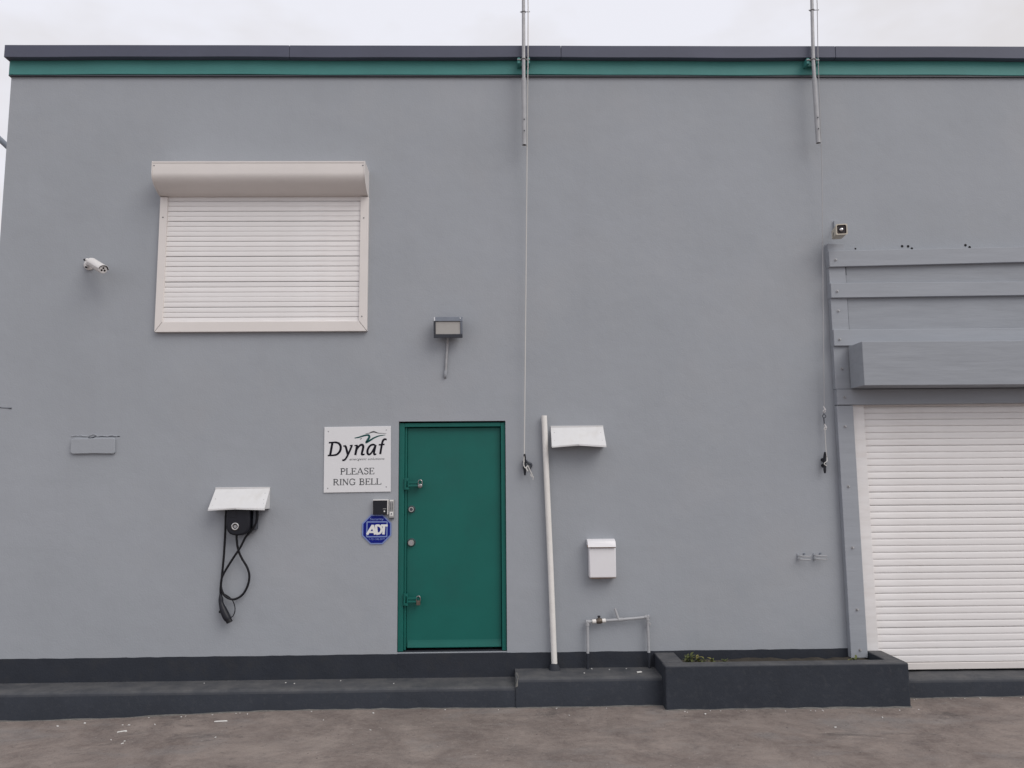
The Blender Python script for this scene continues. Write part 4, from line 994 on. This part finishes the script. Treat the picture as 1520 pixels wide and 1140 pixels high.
s = MB(); s.tube([(0.477, -0.052, 0.229), (0.477, -0.052, 0.246), (0.477, -0.052, 0.268), (0.477, -0.050, 0.281)], [0.052, 0.049, 0.042, 0.028], 14)
s.v = [(x+random.uniform(-.004, .004), y+random.uniform(-.004, .004), z+random.uniform(-.003, .003)) for x, y, z in s.v]
s.build('mortar_foot', M['dark'], wp, smooth=True)

# ------------------------------------------------------------------ letter box
mb = thing('mailbox', 'white metal letter box with a hinged lid on the wall', 'mailbox', (0.905, -0.05, 1.17))
s = MB(); s.box(0.793, 1.030, -0.094, -0.002, 1.014, 1.292); s.build('box', M['mail'], mb, bevel=0.010, smooth=True, seg=3)
s = MB(); s.prism([(-0.001, 1.345), (-0.060, 1.340), (-0.088, 1.328), (-0.108, 1.293), (-0.112, 1.280), (-0.108, 1.279), (-0.098, 1.293), (-0.001, 1.296)], 'x', 0.782, 1.030)
s.build('lid', M['mail'], mb, bevel=0.004, smooth=True)
s = MB(); s.prism([(-0.1125, 1.2795), (-0.107, 1.2735), (-0.104, 1.2785)], 'x', 0.786, 1.028); s.cyl((0.778, -0.098, 1.288), (0.7815, -0.098, 1.288), 0.010, 10); s.build('rusty_edge', M['rust'], mb)
s = MB(); s.box(0.800, 1.026, -0.093, -0.006, 1.0105, 1.0135); s.build('rusty_base', M['rust'], mb)

# ------------------------------------------------------------------ water pipe loop
wl = thing('water_pipe', 'grey painted water pipe loop with a tap rising from the ledge', 'water pipe', (1.035, -0.04, 0.233))
y = -0.048
s = MB(); s.tube([(0.771, y, 0.365), (0.772, y, 0.628)], 0.0125, 12); s.build('riser', M['pipe_grey'], wl, smooth=True)
s = MB(); s.tube([(1.305, y, 0.365), (1.302, y, 0.660)], 0.0125, 12); s.build('riser', M['pipe_grey'], wl, smooth=True)
s = MB(); s.tube([(0.767, y, 0.230), (0.771, y, 0.366)], 0.0127, 12); s.build('painted_riser_foot', M['dark'], wl, smooth=True)
s = MB(); s.tube([(1.308, y, 0.230), (1.305, y, 0.366)], 0.0127, 12); s.build('painted_riser_foot', M['dark'], wl, smooth=True)
s = MB(); s.tube([(0.772, y, 0.632), (0.842, y, 0.637)], 0.0125, 12); s.tube([(0.915, y, 0.640), (1.045, y, 0.648), (1.20, y, 0.658), (1.302, y, 0.668)], 0.0125, 12)
s.tube([(0.760, y, 0.632), (0.795, y, 0.634)], 0.0175, 12); s.tube([(0.772, y, 0.645), (0.772, y, 0.600)], 0.0175, 12); s.tube([(1.316, y, 0.670), (1.28, y, 0.667)], 0.0175, 12); s.tube([(1.302, y, 0.683), (1.302, y, 0.640)], 0.0175, 12)
s.tube([(1.045, y, 0.648), (1.085, y, 0.650)], 0.016, 12)
s.build('cross_pipe', M['pipe_grey'], wl, smooth=True)
s = MB(); s.tube([(0.815, y, 0.635), (0.848, y, 0.637)], 0.0185, 12); s.tube([(0.902, y, 0.640), (0.932, y, 0.642)], 0.0185, 12); s.build('white_coupling', M['pvc'], wl, smooth=True)
s = MB(); s.tube([(0.846, y, 0.637), (0.862, y, 0.638), (0.890, y, 0.639), (0.904, y, 0.640)], [0.016, 0.024, 0.024, 0.016], 10); s.tube([(0.876, y, 0.64), (0.874, y, 0.672)], [0.016, 0.009], 10)
s.build('valve', M['brass'], wl, smooth=True)
s = MB(); s.box(0.862, 0.886, y-0.010, y+0.010, 0.668, 0.684); s.build('valve_handle', M['black'], wl, bevel=0.003)
s = MB(); s.tube([(1.046, y, 0.650), (1.030, y, 0.700), (1.015, y, 0.745)], [0.0125, 0.0120, 0.010], 10); s.build('stub_pipe', M['pipe_grey'], wl, smooth=True)
s = MB(); s.box(1.314, 1.330, y-0.01, 0.0, 0.600, 0.616); s.build('pipe_clip', M['pipe_grey'], wl)

# ------------------------------------------------------------------ small wall hooks
def hook(x, z, label, fl_):
    t = thing('wall_hook', label, 'hook', (x, -0.03, z), 'pair of small grey wire hooks')
    for dz in (0.011, -0.018):
        s = MB(); s.tube(smooth_path([(x-0.045, 0.0, z+dz-0.002), (x-0.045, -0.035, z+dz), (x-0.02, -0.045, z+dz-0.001), (x+0.040, -0.055, z+dz-0.004), (x+0.047, -0.055, z+dz+0.004)], 4), 0.0055, 8)
        s.build('prong', M['pipe_grey'], t, smooth=True)
    s = MB(); s.box(x-0.052, x-0.036, -0.008, 0.0, z-0.035, z+0.030); s.build('hook_plate', M['wall'], t, bevel=0.002)
    s = MB(); s.cyl((x+0.012, -0.01, z+0.026), (x+0.012, 0.0, z+0.026), 0.008, 8); s.build('screw', M['charcoal2'], t)
hook(2.722, 1.168, 'left one of two grey wire hooks on the wall near the garage post', 0)
hook(2.868, 1.170, 'right one of two grey wire hooks nearest to the garage post', 1)

# ------------------------------------------------------------------ bar slanting up beyond the left corner
sb = thing('stay_bar', 'dark grey bar slanting up from the side of the building at the left edge', 'bar', (-4.60, 1.0, 4.86))
s = MB(); s.tube([(-4.590, 1.0, 4.862), (-5.241, 1.0, 5.462), (-5.90, 1.0, 6.07)], 0.030, 12); s.build('bar', M['charcoal2'], sb, smooth=True)
s = MB(); s.box(-4.612, -4.589, 0.90, 1.10, 4.76, 4.96); s.build('fixing_plate', M['galv'], sb, bevel=0.003)
s = MB(); s.ball((-5.91, 1.0, 6.08), 0.036, 10, 6); s.build('end_cap', M['charcoal2'], sb, smooth=True)

# ------------------------------------------------------------------ litter: flakes and grit
def chip(m, x, y, z, l, w, h, a):
    c, s_ = math.cos(a), math.sin(a); p = []
    for zz in (0, h):
        for dx, dy in ((-l, -w), (l, -w*0.7), (l*0.9, w), (-l*0.8, w*0.8)):
            p.append((x+dx*c-dy*s_, y+dx*s_+dy*c, z+zz+random.uniform(0, 0.002)))
    m.hexa(p)
chips = MB()
for x, y in ((-3.54, -0.49), (-3.006, -0.53), (-2.95, -0.54), (-2.738, -0.56), (-2.90, -0.70), (-2.921, -0.887), (-2.80, -0.93), (-2.791, -0.985), (-2.12, -0.95), (-1.397, -0.606), (-0.983, -0.866), (-1.03, -0.44),
             (0.555, -0.558), (3.008, -0.721), (2.537, -0.944), (1.643, -0.59), (4.075, -0.259), (-2.06, -0.40), (-3.35, -0.44)):
    l = random.uniform(0.004, 0.011); chip(chips, x, y, ground_z(x, y)+0.001, l, l*random.uniform(0.3, 0.8), 0.004, random.uniform(0, 3.1))
for i in range(34):
    x = random.uniform(-4.2, 4.6); y = (-0.50 if 1.3 < x < 3.4 else -0.35 if x < 1.4 else -0.24)-abs(random.gauss(0, 0.02))-0.01
    l = random.uniform(0.002, 0.007); chip(chips, x, y, ground_z(x, y)+0.001, l, l*0.7, 0.003, random.uniform(0, 3.1))
for x, y in ((-2.53, -0.10), (-1.83, -0.12), (-1.37, -0.08), (-0.90, -0.19), (-1.75, -0.15), (0.72, -0.20), (0.95, -0.09), (0.80, -0.06), (1.10, -0.07)):
    l = random.uniform(0.004, 0.009); chip(chips, x, y, (0.166 if x < 0.134 else 0.233)+0.002, l, l*0.6, 0.004, random.uniform(0, 3.1))
o = chips.build('paint_flakes', M['chip']); o['kind'] = 'stuff'; o['label'] = 'scattered white flakes and crumbs along the foot of the steps'
grit = MB()
for i in range(260):
    x = random.uniform(-4.3, 4.8); y = -0.45-abs(random.gauss(0, 0.55))
    if 1.3 < x < 3.42 and y > -0.52: y -= 0.15
    r_ = random.uniform(0.002, 0.0055)*(1.6 if random.random() < 0.08 else 1)
    grit.ball((x, y, ground_z(x, y)+r_*0.3), r_, 5, 3, (1, random.uniform(.6, 1), 0.6))
o = grit.build('grit', M['pebble']); o['kind'] = 'stuff'; o['label'] = 'small dark pebbles and grit lying on the concrete yard'
s = MB(); chip(s, 1.19, -0.20, 0.236, 0.024, 0.011, 0.006, 0.25); tag(s.build('paper_scrap', M['chip']), 'small white scrap lying on the dark ledge beside the planter', 'scrap')
s = MB(); chip(s, -2.215, -0.569, ground_z(-2.2, -0.57)+0.002, 0.050, 0.006, 0.006, 0.12); tag(s.build('white_stick', M['chip']), 'thin white stick lying on the ground below the car charger', 'stick')
s = MB(); chip(s, -2.93, -0.70, ground_z(-2.93, -0.70)+0.002, 0.034, 0.007, 0.006, 0.5); tag(s.build('white_splinter', M['chip']), 'short white splinter on the ground at the left side of the yard', 'splinter')
